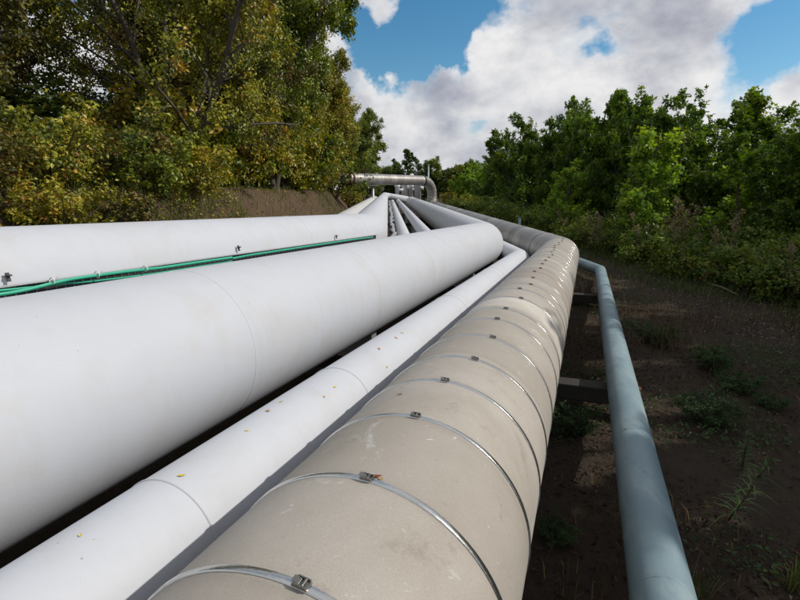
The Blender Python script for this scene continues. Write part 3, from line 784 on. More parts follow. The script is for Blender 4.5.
def grow(rng, base, trunk_dirs, trunk_len, trunk_r, levels):
    """levels: list of dicts(n, ang, ratio, u0, up, jit). returns list per level of (A, Mid, Bend)"""
    A = np.repeat(np.array([base], float), len(trunk_dirs), 0); D = nrm(np.array(trunk_dirs, float)); L = np.asarray(trunk_len, float); R = np.asarray(trunk_r, float)
    out = []
    for lv in [None] + levels:
        if lv is not None:
            n = len(A); k = lv['n']; idx = np.repeat(np.arange(n), k)
            u = lv['u0'] + (1 - lv['u0']) * ((np.tile(np.arange(k), n) + rng.uniform(0, 1, n * k)) / k)
            pA_, pM, pB_ = (x[idx] for x in out[-1][:3])
            uu = u[:, None]; pos = (1 - uu) ** 2 * pA_ + 2 * uu * (1 - uu) * pM + uu ** 2 * pB_
            tang = nrm(2 * (1 - uu) * (pM - pA_) + 2 * uu * (pB_ - pM))
            pr = perp(rng, tang); an = np.radians(rng.normal(lv['ang'], 11, n * k))[:, None]
            d = nrm(np.cos(an) * tang + np.sin(an) * pr + np.array([0, 0, lv['up']]))
            Ln = L[idx] * lv['ratio'] * rng.uniform(.65, 1.25, n * k) * (1 - lv.get('taper', .45) * np.clip((u - lv['u0']) / (1 - lv['u0'] + 1e-6), 0, 1))
            Rn = R[idx] * (1 - .55 * u) * lv.get('rr', .5)
            A, D, L, R = pos, d, Ln, np.maximum(Rn, .0025)
        mid = A + D * (L * .5)[:, None] + rng.normal(size=A.shape) * (L * .07)[:, None]
        end = A + D * L[:, None] + rng.normal(size=A.shape) * (L * .08)[:, None] + np.array([0, 0, 1.]) * (L * (lv['curl'] if lv and 'curl' in lv else .06))[:, None]
        out.append((A, mid, end, R, L))
    return out

def branch_mesh(levs, name, mat, parent, skip=0, sides=(9, 6, 4, 3, 3)):
    V = []; F3 = []; off = 0
    for i, (A, Mi, B, R, L) in enumerate(levs):
        n = sides[min(i, len(sides) - 1)]; m = len(A)
        us = np.array([0, .33, .66, 1.0]) if i < 2 else np.array([0, .5, 1.0])
        rad = np.array([1, .8, .62, .42]) if i < 2 else np.array([1, .72, .35])
        pts = (1 - us)[None, :, None] ** 2 * A[:, None] + 2 * (us * (1 - us))[None, :, None] * Mi[:, None] + us[None, :, None] ** 2 * B[:, None]
        tg = nrm(B - A); ref = np.where(np.abs(tg[:, 2:3]) > .9, np.array([[1., 0, 0]]), np.array([[0, 0, 1.]]))
        u = nrm(np.cross(tg, ref)); v = np.cross(tg, u)
        a = np.linspace(0, 2 * pi, n, endpoint=False)
        rg = np.cos(a)[None, None, :, None] * u[:, None, None] + np.sin(a)[None, None, :, None] * v[:, None, None]
        P = pts[:, :, None] + rg * (R[:, None] * rad[None])[:, :, None, None]
        k = len(us); V.append(P.reshape(-1, 3))
        ii = np.arange(m)[:, None, None] * (k * n) + np.arange(k - 1)[None, :, None] * n
        j = np.arange(n)[None, None]; j2 = (j + 1) % n
        f = np.stack([ii + j, ii + j2, ii + n + j2, ii + n + j], -1).reshape(-1, 4) + off
        F3.append(f); off += m * k * n
    return mesh_obj(name, np.concatenate(V), np.concatenate(F3), mat, parent, True)

def leaf_mesh(rng, pos, dirs, size, name, mat, parent, tint, wid=.62, fold=.16, up=.6, face=None):
    """pos (n,3), dirs (n,3): folded four-point leaves"""
    n = len(pos); d = nrm(dirs + rng.normal(0, .45, (n, 3)) + np.array([0, 0, -.25]))
    nn = nrm(rng.normal(0, .62, (n, 3)) + np.array([0, 0, up]) + (0 if face is None else face)); s = nrm(np.cross(d, nn)); nn = np.cross(s, d)
    L = size * rng.uniform(.6, 1.3, n)[:, None]
    b = pos; t = pos + d * L - nn * L * .12
    l = pos + d * L * .5 + s * L * wid * .5 + nn * L * fold; r = pos + d * L * .5 - s * L * wid * .5 + nn * L * fold
    V = np.stack([b, r, t, l], 1).reshape(-1, 3)
    i = np.arange(n)[:, None] * 4
    F = np.concatenate([i + np.array([[0, 1, 2]]), i + np.array([[0, 2, 3]])], 1).reshape(-1, 3)
    return mesh_obj(name, V, F, mat, parent, False, fattrs={'leaf_tint': np.repeat(tint, 2)})

def lobe_leaf_mesh(rng, pos, dirs, size, name, mat, parent, tint, up=.5, face=None):
    """maple-like leaves: three pointed lobes, seven vertices"""
    n = len(pos); d = nrm(dirs + rng.normal(0, .5, (n, 3)) + np.array([0, 0, -.2]))
    nn = nrm(rng.normal(0, .6, (n, 3)) + np.array([0, 0, up]) + (0 if face is None else face)); s = nrm(np.cross(d, nn)); nn = np.cross(s, d)
    L = size * rng.uniform(.55, 1.25, n)[:, None]
    def q(u, w, z): return pos + d * L * u + s * L * w + nn * L * z
    V = np.stack([q(0, 0, 0), q(.42, .52, .10), q(.5, .2, .03), q(1.0, 0, -.12), q(.5, -.2, .03), q(.42, -.52, .10)], 1).reshape(-1, 3)
    i = np.arange(n)[:, None] * 6
    F = np.concatenate([i + np.array([[0, 1, 2]]), i + np.array([[0, 2, 3]]), i + np.array([[0, 3, 4]]), i + np.array([[0, 4, 5]])], 1).reshape(-1, 3)
    return mesh_obj(name, V, F, mat, parent, False, fattrs={'leaf_tint': np.repeat(tint, 4)})

def sprays(rng, lev, per, spread):
    A, Mi, B, R, L = lev; n = len(A); idx = np.repeat(np.arange(n), per); u = rng.uniform(.12, 1.05, n * per)[:, None]
    p = (1 - u) ** 2 * A[idx] + 2 * u * (1 - u) * Mi[idx] + u ** 2 * B[idx] + rng.normal(0, spread, (n * per, 3))
    d = nrm(B - A)[idx]; out = perp(rng, d)
    return p, nrm(.45 * d + out), idx

MESHLIB = {}
def make_proto(kindname, seed):
    """returns (trunk mesh, crown mesh, natural height)"""
    key = (kindname, seed)
    if key in MESHLIB: return MESHLIB[key]
    rng = np.random.default_rng(seed + 100)
    K = KINDS_[kindname]
    ns = K.get('stems', 1); lean = K.get('lean', .15)
    td = [np.array([rng.normal(0, lean), rng.normal(0, lean), 1.0]) for _ in range(ns)]
    if ns > 1:
        for i, d in enumerate(td): a = 2 * pi * i / ns + rng.uniform(-.4, .4); d += np.array([cos(a), sin(a), 0]) * K.get('splay', .35)
    tl = [K['h'] * rng.uniform(.8, 1.1) for _ in range(ns)]
    levs = grow(rng, (0, 0, -.12), td, tl, [K['r'] * rng.uniform(.7, 1) for _ in range(ns)], K['levels'])
    tr = branch_mesh(levs[:K.get('wood', len(levs))], 'trunk', M[K.get('bark', 'bark')], None)
    p, d, idx = sprays(rng, levs[-1], K['per'], K['spread'])
    if K.get('also'):
        p2, d2, i2 = sprays(rng, levs[-2], K['also'], K['spread'] * 1.3); p = np.concatenate([p, p2]); d = np.concatenate([d, d2]); idx = np.concatenate([idx, i2])
    keep = p[:, 2] > .02; p, d, idx = p[keep], d[keep], idx[keep]
    # every leaf has its own tint; whole sprays turn together
    grp = rng.normal(0, .17, idx.max() + 1)[idx]
    big = .5 + .5 * np.sin(p[:, 0] * 2.1 + seed) * np.sin(p[:, 1] * 1.7 + 2) * np.sin(p[:, 2] * 1.9 + seed * 2)
    tint = np.clip(K.get('t0', .38) + grp + rng.normal(0, .13, len(p)) + (big - .5) * .35, 0, 1)
    fn = lobe_leaf_mesh if K.get('lobed') else leaf_mesh
    cen = np.array([0, 0, np.percentile(p[:, 2], 99) * .42]); face = nrm(p - cen) * .75           # blades turn outwards to the light
    cr = fn(rng, p, d, K['leaf'], 'crown', M['leaf_far'], None, tint, up=.4, face=face)
    hgt = p[:, 2].max(); wid = np.percentile(np.hypot(p[:, 0], p[:, 1]), 97)
    for o in (tr, cr): COL.objects.unlink(o)
    MESHLIB[key] = (tr.data, cr.data, float(hgt), float(wid)); bpy.data.objects.remove(tr); bpy.data.objects.remove(cr)
    return MESHLIB[key]

lv = lambda n, ang, ratio, u0, up, taper=.45, rr=.5, **k: dict(n=n, ang=ang, ratio=ratio, u0=u0, up=up, taper=taper, rr=rr, **k)
KINDS_ = {
    'hawthorn': dict(h=3.2, r=.08, stems=4, splay=.42, levels=[lv(10, 58, .54, .30, .10), lv(6, 52, .52, .2, .05), lv(5, 48, .5, .2, .0)], per=42, also=0, spread=.055, leaf=.055, t0=.42),
    'broad': dict(h=4.6, r=.15, stems=3, splay=.3, levels=[lv(13, 60, .50, .20, .12, .5), lv(7, 54, .5, .2, .06), lv(5, 46, .46, .2, .0)], per=54, also=0, spread=.075, leaf=.083, t0=.40),
    'maple': dict(h=4.1, r=.06, stems=5, splay=.3, levels=[lv(13, 50, .42, .04, .25, .5), lv(6, 46, .52, .15, .18), lv(5, 44, .55, .15, .08)], per=13, also=6, spread=.05, leaf=.13, lobed=True, t0=.45),
    'sapling': dict(h=2.9, r=.04, stems=2, splay=.1, lean=.06, levels=[lv(20, 54, .36, .05, .25, .62), lv(6, 46, .5, .15, .15)], per=24, also=9, spread=.04, leaf=.10, lobed=True, t0=.5),
    'shrub': dict(h=1.25, r=.022, stems=10, splay=.6, levels=[lv(7, 46, .55, .12, .10), lv(5, 45, .55, .2, .05)], per=11, also=3, spread=.03, leaf=.085, t0=.45, bark='stem'),
    'bramble': dict(h=1.0, r=.010, stems=16, splay=.9, lean=.3, levels=[lv(7, 50, .5, .12, .0, curl=-.15), lv(5, 50, .55, .2, -.1, curl=-.15)], per=18, also=6, spread=.045, leaf=.062, t0=.45, bark='stem'),
    'far': dict(h=5.0, r=.16, stems=3, splay=.22, levels=[lv(13, 58, .46, .06, .12), lv(7, 50, .5, .2, .1), lv(5, 46, .55, .15, .05)], per=13, also=5, spread=.1, leaf=.2, t0=.4),
    'conifer': dict(h=6.0, r=.12, stems=1, lean=.03, levels=[lv(44, 72, .30, .06, -.05, .85), lv(8, 50, .42, .15, .1)], per=16, also=6, spread=.05, leaf=.16, t0=.2),
}
def plant(kindname, seed, x, y, h, label, cat, name, leafm, group, wide=1.0, rot=None, sink=.0):
    tr, cr, H, W = make_proto(kindname, seed)
    z = float(height(x, y)) - sink
    root = thing(name, label, cat, (x, y, z), group, rot if rot is not None else rr.uniform(0, 6.28))
    s = h / H
    for nm, me in (('trunk' if cat == 'tree' else 'stems', tr), ('crown' if cat == 'tree' else 'foliage', cr)):
        o = bpy.data.objects.new(nm, me); link(o, root); o.scale = (s * wide, s * wide, s)
        if nm in ('crown', 'foliage'):
            o.material_slots[0].link = 'OBJECT'; o.material_slots[0].material = M[leafm]
    return root

GL, GR = 'autumn trees along the bank on the left', 'young trees along the right of the track'
for a in [
    ('hawthorn', 1, -7.9, 8.6, 6.4, 'dark hawthorn at the left edge with a leaning trunk', 'hawthorn_tree', 'leaf_russet', 1.0),
    ('hawthorn', 3, -10.0, 11.6, 8.0, 'tall hawthorn filling the upper left corner of the picture', 'hawthorn_tree', 'leaf_russet', 1.0),
    ('hawthorn', 2, -5.4, 12.2, 6.4, 'autumn hawthorn right of the sky gap, its trunk leaning over bushes', 'hawthorn_tree', 'leaf_autumn', .95),
    ('hawthorn', 3, -5.9, 15.2, 6.8, 'brown tinged hawthorn behind the yellow bushes on the bank', 'hawthorn_tree', 'leaf_russet', 1.0),
    ('broad', 1, -6.0, 17.5, 8.4, 'dense dark olive tree in the middle of the left hedgerow', 'broadleaf_tree', 'leaf_olive', .95),
    ('broad', 2, -5.0, 20.5, 9.6, 'tallest green tree on the left, its crown reaching into the blue sky', 'broadleaf_tree', 'leaf_olive', .62),
    ('broad', 1, -4.7, 19.2, 8.6, 'dark green tree grown together with the tallest left tree', 'broadleaf_tree', 'leaf_olive', .7),
    ('broad', 1, -5.1, 27, 7.0, 'golden olive tree just beyond the tallest left tree', 'broadleaf_tree', 'leaf_gold', .9),
    ('broad', 2, -4.6, 33.5, 7.6, 'golden yellow tree in the middle of the receding left row', 'broadleaf_tree', 'leaf_gold', .85),
    ('broad', 1, -4.4, 42, 7.2, 'olive tree above the left end of the overhead pipe', 'broadleaf_tree', 'leaf_olive', .9),
    ('broad', 2, -3.6, 52, 5.6, 'last and smallest tree of the receding left row', 'broadleaf_tree', 'leaf_olive', .9),
    ('broad', 1, -8.0, 24, 9.5, 'shaded tree at the back of the left hedgerow behind the tallest tree', 'broadleaf_tree', 'leaf_olive', 1.0),
    ('broad', 2, -7.6, 19.5, 9.6, 'shaded tree at the back of the left hedgerow behind the brown tinged hawthorn', 'broadleaf_tree', 'leaf_olive', .9),
    ('broad', 1, -5.0, 23.8, 8.0, 'yellow green tree tucked in behind the tallest left tree', 'broadleaf_tree', 'leaf_gold', .65),
    ('broad', 2, -8.6, 29, 9.0, 'shaded tree at the back of the receding left row', 'broadleaf_tree', 'leaf_olive', 1.0),
    ]:
    plant(a[0], a[1], a[2], a[3], a[4], a[5], 'tree', a[6], a[7], GL, a[8])
for a in [
    ('maple', 1, 9.2, 11.6, 3.3, 'dark maple cut off by the right edge of the picture', 'leaf_maple', 1.05),
    ('maple', 2, 9.7, 14.4, 4.1, 'maple with loose shoots, second from the right edge', 'leaf_maple', 1.0),
    ('maple', 3, 9.3, 16.6, 4.8, 'tallest looking dark maple right of the pale green sapling', 'leaf_maple', .95),
    ('maple', 4, 9.9, 19.6, 5.9, 'dark maple directly behind the pale green sapling', 'leaf_maple', .9),
    ('maple', 1, 9.2, 22.4, 6.2, 'upright maple to the left of the pale green sapling', 'leaf_maple', .8),
    ('maple', 2, 9.4, 26.5, 6.6, 'tall maple behind the small silvery bush', 'leaf_maple', .8),
    ('maple', 3, 9.0, 30.5, 7.0, 'maple with a tall shoot in the middle of the right row', 'leaf_maple', .8),
    ('maple', 4, 8.8, 35, 6.6, 'rounded maple where the right row begins to drop', 'leaf_maple', .95),
    ('maple', 1, 8.8, 41, 6.4, 'lower maple in the sloping part of the right row', 'leaf_maple', 1.0),
    ('maple', 2, 8.6, 48, 5.9, 'small maple near the far end of the right row', 'leaf_maple', 1.1),
    ('maple', 3, 7.6, 57, 5.0, 'last and lowest maple at the far end of the right row', 'leaf_light', 1.2),
    ('maple', 4, 12.6, 18, 5.6, 'shaded maple in the second rank behind the tallest looking maple', 'leaf_maple', 1.1),
    ('maple', 2, 12.4, 24, 6.2, 'shaded maple in the second rank behind the upright maple', 'leaf_maple', 1.1),
    ('maple', 1, 12.8, 31, 6.8, 'shaded maple in the second rank left of centre', 'leaf_maple', 1.1),
    ]:
    plant(a[0], a[1], a[2], a[3], a[4], a[5], 'tree', 'maple_tree', a[6], GR, a[7])
plant('sapling', 1, 7.2, 14.9, 3.75, 'pale green maple sapling standing out before the dark right trees', 'tree', 'maple_sapling', 'leaf_light', 'saplings', 1.15)
plant('sapling', 2, 7.0, 20.5, 3.2, 'small grey green sapling left of the pale green one', 'tree', 'maple_sapling', 'leaf_light', 'saplings', 1.35)
plant('sapling', 2, 8.6, 12.4, 2.9, 'yellow green sapling catching sun near the right edge', 'tree', 'maple_sapling', 'leaf_light', 'saplings', 1.3)
plant('sapling', 2, 8.3, 17.4, 2.6, 'thin sapling with yellowing leaves right of the pale green one', 'tree', 'maple_sapling', 'leaf_gold', 'saplings', .7)
# the row goes on to the right of the frame and shades the track
for (x, y, h, sd, l) in [(10.4, 10.3, 4.7, 3, 'maple outside the picture nearest the right edge'), (10.0, 8.2, 5.4, 4, 'maple outside the picture beside the viewer'), (10.3, 6.1, 6.9, 1, 'maple outside the picture just behind the viewer'),
                         (10.2, 4.2, 7.0, 2, 'maple outside the picture farther behind the viewer'), (10.2, 2.3, 7.0, 3, 'maple outside the picture well behind the viewer'), (10.3, .4, 7.0, 4, 'maple outside the picture farthest behind the viewer'),
                         (12.6, 12.2, 6.6, 1, 'second rank maple outside the picture nearest the right edge'), (12.8, 8.8, 7.2, 2, 'second rank maple outside the picture beside the viewer'),
                         (12.6, 5.2, 7.8, 3, 'second rank maple outside the picture just behind the viewer'), (12.6, 2.6, 7.8, 4, 'second rank maple outside the picture farther behind the viewer'), (12.6, .2, 7.8, 1, 'second rank maple outside the picture farthest behind the viewer')]:
    plant('maple', sd, x, y, h, l, 'tree', 'maple_tree', 'leaf_maple', GR, .85)
# trees closing the view at the far end
for a in [('conifer', 1, 1.2, 78, 8.0, 'spiky dark conifer left of the thin pole', 'conifer_tree', 'leaf_far', 1.3), ('conifer', 2, .0, 84, 7.2, 'smaller spiky conifer nearest the left row', 'conifer_tree', 'leaf_far', 1.3),
          ('far', 1, -2.5, 80, 6.6, 'dark far tree behind the overhead pipe', 'far_tree', 'leaf_far', 1.2), ('far', 2, 5.0, 82, 7.4, 'dark far tree behind the thin pole', 'far_tree', 'leaf_far', 1.1),
          ('conifer', 2, 3.4, 90, 8.6, 'far conifer directly left of the thin pole', 'conifer_tree', 'leaf_far', 1.2),
          ('far', 1, 8.6, 80, 6.8, 'far green tree right of the pipe elbow', 'far_tree', 'leaf_olive', 1.2), ('far', 2, 11.5, 74, 6.2, 'far tree joining the end of the right row', 'far_tree', 'leaf_maple', 1.2),
          ('far', 1, -6.5, 74, 7.0, 'far tree behind the last of the left row', 'far_tree', 'leaf_olive', 1.2), ('far', 2, 15.5, 88, 7.0, 'far tree behind the right row', 'far_tree', 'leaf_far', 1.3), ('far', 1, 20, 70, 7.0, 'broad far tree hidden behind the right row', 'far_tree', 'leaf_far', 1.3)]:
    plant(a[0], a[1], a[2], a[3], a[4], a[5], 'tree', a[6], a[7], 'trees closing the view at the far end', a[8])
plant('shrub', 2, 6.2, 58, 2.6, 'golden round bush right of the pipe elbow', 'bush', 'golden_bush', 'leaf_gold', 'far bushes', 1.2)
plant('shrub', 1, 5.4, 44, 1.9, 'dry yellowish bush at the far end of the weathered pipe run', 'bush', 'golden_bush', 'leaf_gold', 'far bushes', .8)

# bushes on the left bank: (seed, along, distance up the bank, height)
def bank_xy(along, d):
    """along < 0: beside the near run, > 0: beside the far run"""
    n1 = np.array([-D1[1], D1[0]]); n2 = np.array([-D2[1], D2[0]])
    t = D1[:2] if along < 0 else D2[:2]; n = n1 if along < 0 else n2
    p = GB + along * t / np.linalg.norm(t) + d * n / np.linalg.norm(n); return float(p[0]), float(p[1])
for (sd, al, d, h, lm, lab, w) in [
    (1, -3.3, 1.5, 1.0, 'leaf_russet', 'russet bush at the left edge above the raised white pipe', 1.1),
    (2, -2.9, 2.4, 1.25, 'leaf_russet', 'tall orange tinged bush behind the russet bush at the left edge', 1.1),
    (3, -2.5, 1.2, 0.8, 'leaf_gold', 'yellow green bush lowest on the bank at left', 1.1),
    (1, -2.0, 2.0, 1.15, 'leaf_autumn', 'autumn bush left of and below the sky gap', 1.1),
    (2, -1.5, 1.3, 0.8, 'leaf_russet', 'small reddish brown bush close above the raised white pipe', 1.15),
    (3, -1.2, 2.6, 1.25, 'leaf_autumn', 'tall autumn bush directly below the sky gap', 1.1),
    (1, -.5, 1.7, 1.0, 'leaf_olive', 'olive bush right of and below the sky gap', 1.15),
    (2, .3, 2.5, 1.5, 'leaf_russet', 'twiggy russet bush at the foot of the autumn hawthorn', 1.1),
    (3, 1.0, 1.6, 1.0, 'leaf_gold', 'low yellow green bush where the bank turns', 1.15),
    (1, 1.8, 2.3, 1.6, 'leaf_autumn', 'bush with reddish leaves on the middle of the bank', 1.1),
    (2, 3.0, 2.3, 1.5, 'leaf_gold', 'bright yellow bush at the start of the bare bank', 1.1),
    (3, 4.0, 3.2, 2.3, 'leaf_gold', 'tall yellow green bush in the dark hollow of the hedgerow', 1.05),
    (1, 5.4, 3.0, 2.2, 'leaf_olive', 'green bush hanging over the near end of the bare bank', 1.1),
    (2, 7.2, 3.1, 2.6, 'leaf_autumn', 'olive brown bush on the crest before the tallest left tree', 1.05),
    (3, 9.0, 3.1, 2.6, 'leaf_gold', 'golden bush on the crest left of the tallest left tree', 1.05),
    (1, 11.0, 3.0, 2.8, 'leaf_olive', 'dark green bush below the tallest left tree', 1.05),
    (2, 13.2, 2.5, 3.4, 'leaf_gold', 'olive gold bush on the crest halfway along the bare bank', 1.0),
    (3, 15.6, 2.5, 3.2, 'leaf_olive', 'leafy green bush past the middle of the bare bank', 1.0),
    (1, 18.2, 2.5, 3.4, 'leaf_gold', 'gold tinged bush on the crest near the far end of the bare bank', 1.0),
    (2, 20.8, 2.4, 3.0, 'leaf_gold', 'golden bush just left of the overhead pipe end', 1.0),
    (3, 24.0, 1.35, 3.1, 'leaf_olive', 'leafy bush wrapped round the overhead pipe end', 1.0),
    (1, 29, .8, 1.9, 'leaf_gold', 'yellow bush under the overhead pipe', 1.0),
    ]:
    x, y = bank_xy(al, d); plant('shrub', sd, x, y, h, lab, 'bush', 'hedge_bush', lm, 'bushes on the left bank', w, sink=.05)

# a shaded thicket under the trees at the back of the bank
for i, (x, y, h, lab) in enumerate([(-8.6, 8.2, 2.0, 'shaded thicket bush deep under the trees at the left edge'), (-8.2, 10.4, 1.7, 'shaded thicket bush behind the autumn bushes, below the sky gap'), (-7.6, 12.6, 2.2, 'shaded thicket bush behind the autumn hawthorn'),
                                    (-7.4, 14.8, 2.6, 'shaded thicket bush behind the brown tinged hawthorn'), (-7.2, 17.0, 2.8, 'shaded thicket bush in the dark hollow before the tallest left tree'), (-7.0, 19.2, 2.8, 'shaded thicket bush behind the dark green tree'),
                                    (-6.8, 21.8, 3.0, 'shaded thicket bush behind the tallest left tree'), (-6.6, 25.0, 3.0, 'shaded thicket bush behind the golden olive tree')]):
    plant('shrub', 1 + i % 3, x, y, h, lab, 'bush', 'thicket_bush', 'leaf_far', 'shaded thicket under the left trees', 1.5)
# bramble hedge on the right
for i, (x, y, h, w, lab) in enumerate([
    (7.3, 7.2, 1.25, 1.1, 'dark bramble mound at the right edge nearest the viewer'), (7.2, 8.7, 1.35, 1.1, 'dark bramble mound beside the right edge'), (7.6, 10.2, 1.45, 1.1, 'bramble mound with glossy leaves below the sunlit sapling'),
    (6.9, 11.2, 1.2, 1.1, 'low bramble mound spilling towards the gravel'), (7.8, 12.2, 1.5, 1.1, 'bramble mound with red leaves below the dark maple'), (7.1, 13.4, 1.35, 1.15, 'bramble mound among the dry stalks'),
    (7.9, 14.2, 1.4, 1.1, 'bramble mound behind the dry stalks'), (7.0, 15.4, 1.3, 1.1, 'bramble mound right below the pale green sapling'), (6.7, 17.2, 1.25, 1.1, 'reddish bramble mound left of the pale green sapling'),
    (7.2, 19.2, 1.4, 1.1, 'bramble mound between the two saplings'), (6.6, 21.2, 1.4, 1.1, 'brownish bramble mound in front of the grey green sapling'), (6.8, 24, 1.5, 1.2, 'dark bramble mound beyond the grey green sapling'),
    (6.6, 27, 1.6, 1.2, 'dark bramble mound near the blue stake'), (6.7, 31, 1.7, 1.3, 'dark bramble mound halfway down the right row'), (6.6, 36, 1.8, 1.4, 'dark bramble mound far down the right row'), (6.6, 43, 1.9, 1.5, 'last dark bramble mound beside the pipe run'),
    (8.6, 9.0, 1.7, 1.1, 'tall bramble mound in the shade behind the right edge'), (8.7, 11.0, 1.7, 1.1, 'tall bramble mound under the maple cut off by the right edge')]):
    plant('bramble', 1 + i % 3, x, y, h * .92, lab, 'bush', 'bramble_bush', 'leaf_bramble', 'bramble bushes right of the track', w * 1.05, sink=.03)

# dry stalks (tall dead weeds with seed heads)
def stalk_mesh(seed):
    rng = np.random.default_rng(seed); stems = MB(); pos = []; dirs = []
    for i in range(rng.integers(2, 5)):
        a = rng.uniform(0, 6.28); l = rng.uniform(.75, 1.1); b = np.array([rng.normal(0, .05), rng.normal(0, .05), -.03])
        tip = b + np.array([cos(a) * .16 * l, sin(a) * .16 * l, l]); mid = (b + tip) / 2 + rng.normal(0, .025, 3)
        stems.tube([b, mid, tip], [.007, .005, .003], 5)
        for k in range(9):
            u = rng.uniform(.35, 1); q = b + (tip - b) * u; d = nrm(np.array([rng.normal(), rng.normal(), .8])); e = q + d * rng.uniform(.06, .18) * (1.25 - u)
            stems.tube([q, e], [.003, .002], 4)
            m = 16; pos.append(e + rng.normal(0, .022, (m, 3))); dirs.append(np.tile(d, (m, 1)))
        m = 40; pos.append(b + (tip - b) * rng.uniform(.72, 1.03, (m, 1)) + rng.normal(0, .014, (m, 3))); dirs.append(np.tile([0, 0, 1.], (m, 1)))
    pos = np.concatenate(pos); dirs = np.concatenate(dirs)
    v = np.concatenate(stems.v)
    s = stems.build('stems', M['stem'], None); l = leaf_mesh(rng, pos, dirs, .026, 'seed_heads', M['dry'], None, rng.uniform(0, 1, len(pos)))
    r = (s.data, l.data); bpy.data.objects.remove(s); bpy.data.objects.remove(l); return r
STALK = [stalk_mesh(s) for s in (1, 2, 3, 4)]
def stalk(x, y, h, i, label):
    root = thing('dry_stalk', label, 'dry weed', (x, y, float(height(x, y))), 'dry brown weed stalks along the bramble edge', rr.uniform(0, 6.28))
    for nm, me in zip(('stems', 'seed_heads'), STALK[i % 4]):
        o = bpy.data.objects.new(nm, me); link(o, root); o.scale = (h, h, h)
SP = [(6.3, 13.2, 1.35), (6.8, 12.2, 1.5), (6.0, 15.1, 1.1), (6.2, 16.4, 1.2), (6.0, 18.6, 1.2), (6.6, 8.3, 1.0), (6.9, 10.6, 1.4), (7.3, 13.1, 1.6), (6.4, 11.0, 1.0), (5.9, 21.5, 1.1), (6.4, 7.6, .95)]
for i, (x, y, h) in enumerate(SP):
    stalk(x, y, h, i, 'thin dry brown weed stalk with seed heads along the bramble edge')

# particular plants on the bare soil
def tuft(px, py, n, hgt, spread, mat, name, label, cat, rng, leafy=False, arch=.5):
    p = ground_pt(px, py); root_z = float(height(p[0], p[1]))
    a = rng.uniform(0, 6.28, n); lean = np.abs(rng.normal(0, arch, n)); L = hgt * rng.uniform(.5, 1.1, n)
    b = np.stack([rng.normal(0, spread * .35, n), rng.normal(0, spread * .35, n), np.full(n, -.01)], 1)
    out = np.stack([np.cos(a), np.sin(a), np.zeros(n)], 1)
    segs = 4; V = []; w0 = hgt * (.010 if mat is not M['rusty_grass'] else .0045) if not leafy else hgt * .05
    s = np.stack([-np.sin(a), np.cos(a), np.zeros(n)], 1)
    for k in range(segs + 1):
        u = k / segs; q = b + out * (lean * L * u ** 1.6)[:, None] + UP * (L * (u - .28 * lean * u ** 2.2))[:, None]
        w = w0 * (1 - u) ** .7 * (1 if not leafy else (.35 + 1.8 * u * (1 - u) * 2)) + .0008
        V += [q - s * w, q + s * w]
    V = np.stack(V, 1).reshape(-1, 3); i = np.arange(n)[:, None] * (2 * segs + 2)
    F = np.concatenate([i + np.array([[2 * k, 2 * k + 1, 2 * k + 3, 2 * k + 2]]) for k in range(segs)], 1).reshape(-1, 4)
    o = mesh_obj(name, V, F, mat, None, True, fattrs={'leaf_tint': np.repeat(np.clip(rng.normal(.5, .25, n), 0, 1), segs)})
    o.location = (float(p[0]), float(p[1]), root_z); tag(o, label, cat); return o
trng = np.random.default_rng(21)
def fleabane(px, py, hgt, label, seed):
    """upright stem with narrow leaves standing out all round it"""
    rng = np.random.default_rng(seed); p = ground_pt(px, py); z = float(height(p[0], p[1]))
    root = thing('spiky_weed', label, 'weed', (p[0], p[1], z))
    tip = np.array([rng.normal(0, .05), rng.normal(0, .05), hgt])
    st = MB().tube([[0, 0, -.02], tip * .5 + rng.normal(0, .01, 3), tip], [.006, .005, .002], 6).build('stem', M['stem'], root, True)
    n = 95; u = rng.uniform(.05, 1, n) ** .9; a = rng.uniform(0, 6.28, n); L = hgt * (.48 - .30 * u) * rng.uniform(.6, 1.15, n)
    b0 = tip * u[:, None]; el = np.radians(rng.normal(28, 16, n) + 30 * u)
    out = np.stack([np.cos(a), np.sin(a), np.zeros(n)], 1); sd = np.stack([-np.sin(a), np.cos(a), np.zeros(n)], 1); V = []
    for k in range(5):
        q = k / 4; c = b0 + out * (L * q * np.cos(el))[:, None] + UP * (L * (q * np.sin(el) - .55 * q * q))[:, None]
        w = (.0065 * (.35 + 2.2 * q * (1 - q)) * (1 - .8 * q))
        V += [c - sd * w, c + sd * w]
    V = np.stack(V, 1).reshape(-1, 3); i = np.arange(n)[:, None] * 10
    F = np.concatenate([i + np.array([[2 * k, 2 * k + 1, 2 * k + 3, 2 * k + 2]]) for k in range(4)], 1).reshape(-1, 4)
    mesh_obj('leaves', V, F, M['weed'], root, True, fattrs={'leaf_tint': np.repeat(np.clip(rng.normal(.6, .25, n), 0, 1), 4)})
fleabane(726, 522, .46, 'tall spiky green weed on the soil at the lower right', 3)
fleabane(742, 470, .30, 'smaller spiky weed just behind the tall spiky one', 5)
tuft(665, 352, 130, .5, .7, M['rusty_grass'], 'dry_grass', 'reddish brown dry grass clump in the middle of the soil', 'grass clump', trng, arch=.5)
tuft(688, 330, 100, .46, .8, M['rusty_grass'], 'dry_grass', 'dry grass clump behind the reddish brown one', 'grass clump', trng, arch=.5)
tuft(636, 318, 100, .45, .6, M['rusty_grass'], 'dry_grass', 'dry grass clump beside the blue grey pipe', 'grass clump', trng, arch=.5)
tuft(560, 350, 90, .35, .5, M['rusty_grass'], 'dry_grass', 'brown grass clump in the shade between beige pipe and blue grey pipe', 'grass clump', trng, arch=.4)
tuft(585, 300, 90, .45, .5, M['rusty_grass'], 'weed_clump', 'dark weeds in the corner where the blue grey pipe bends', 'weed', trng, arch=.4)
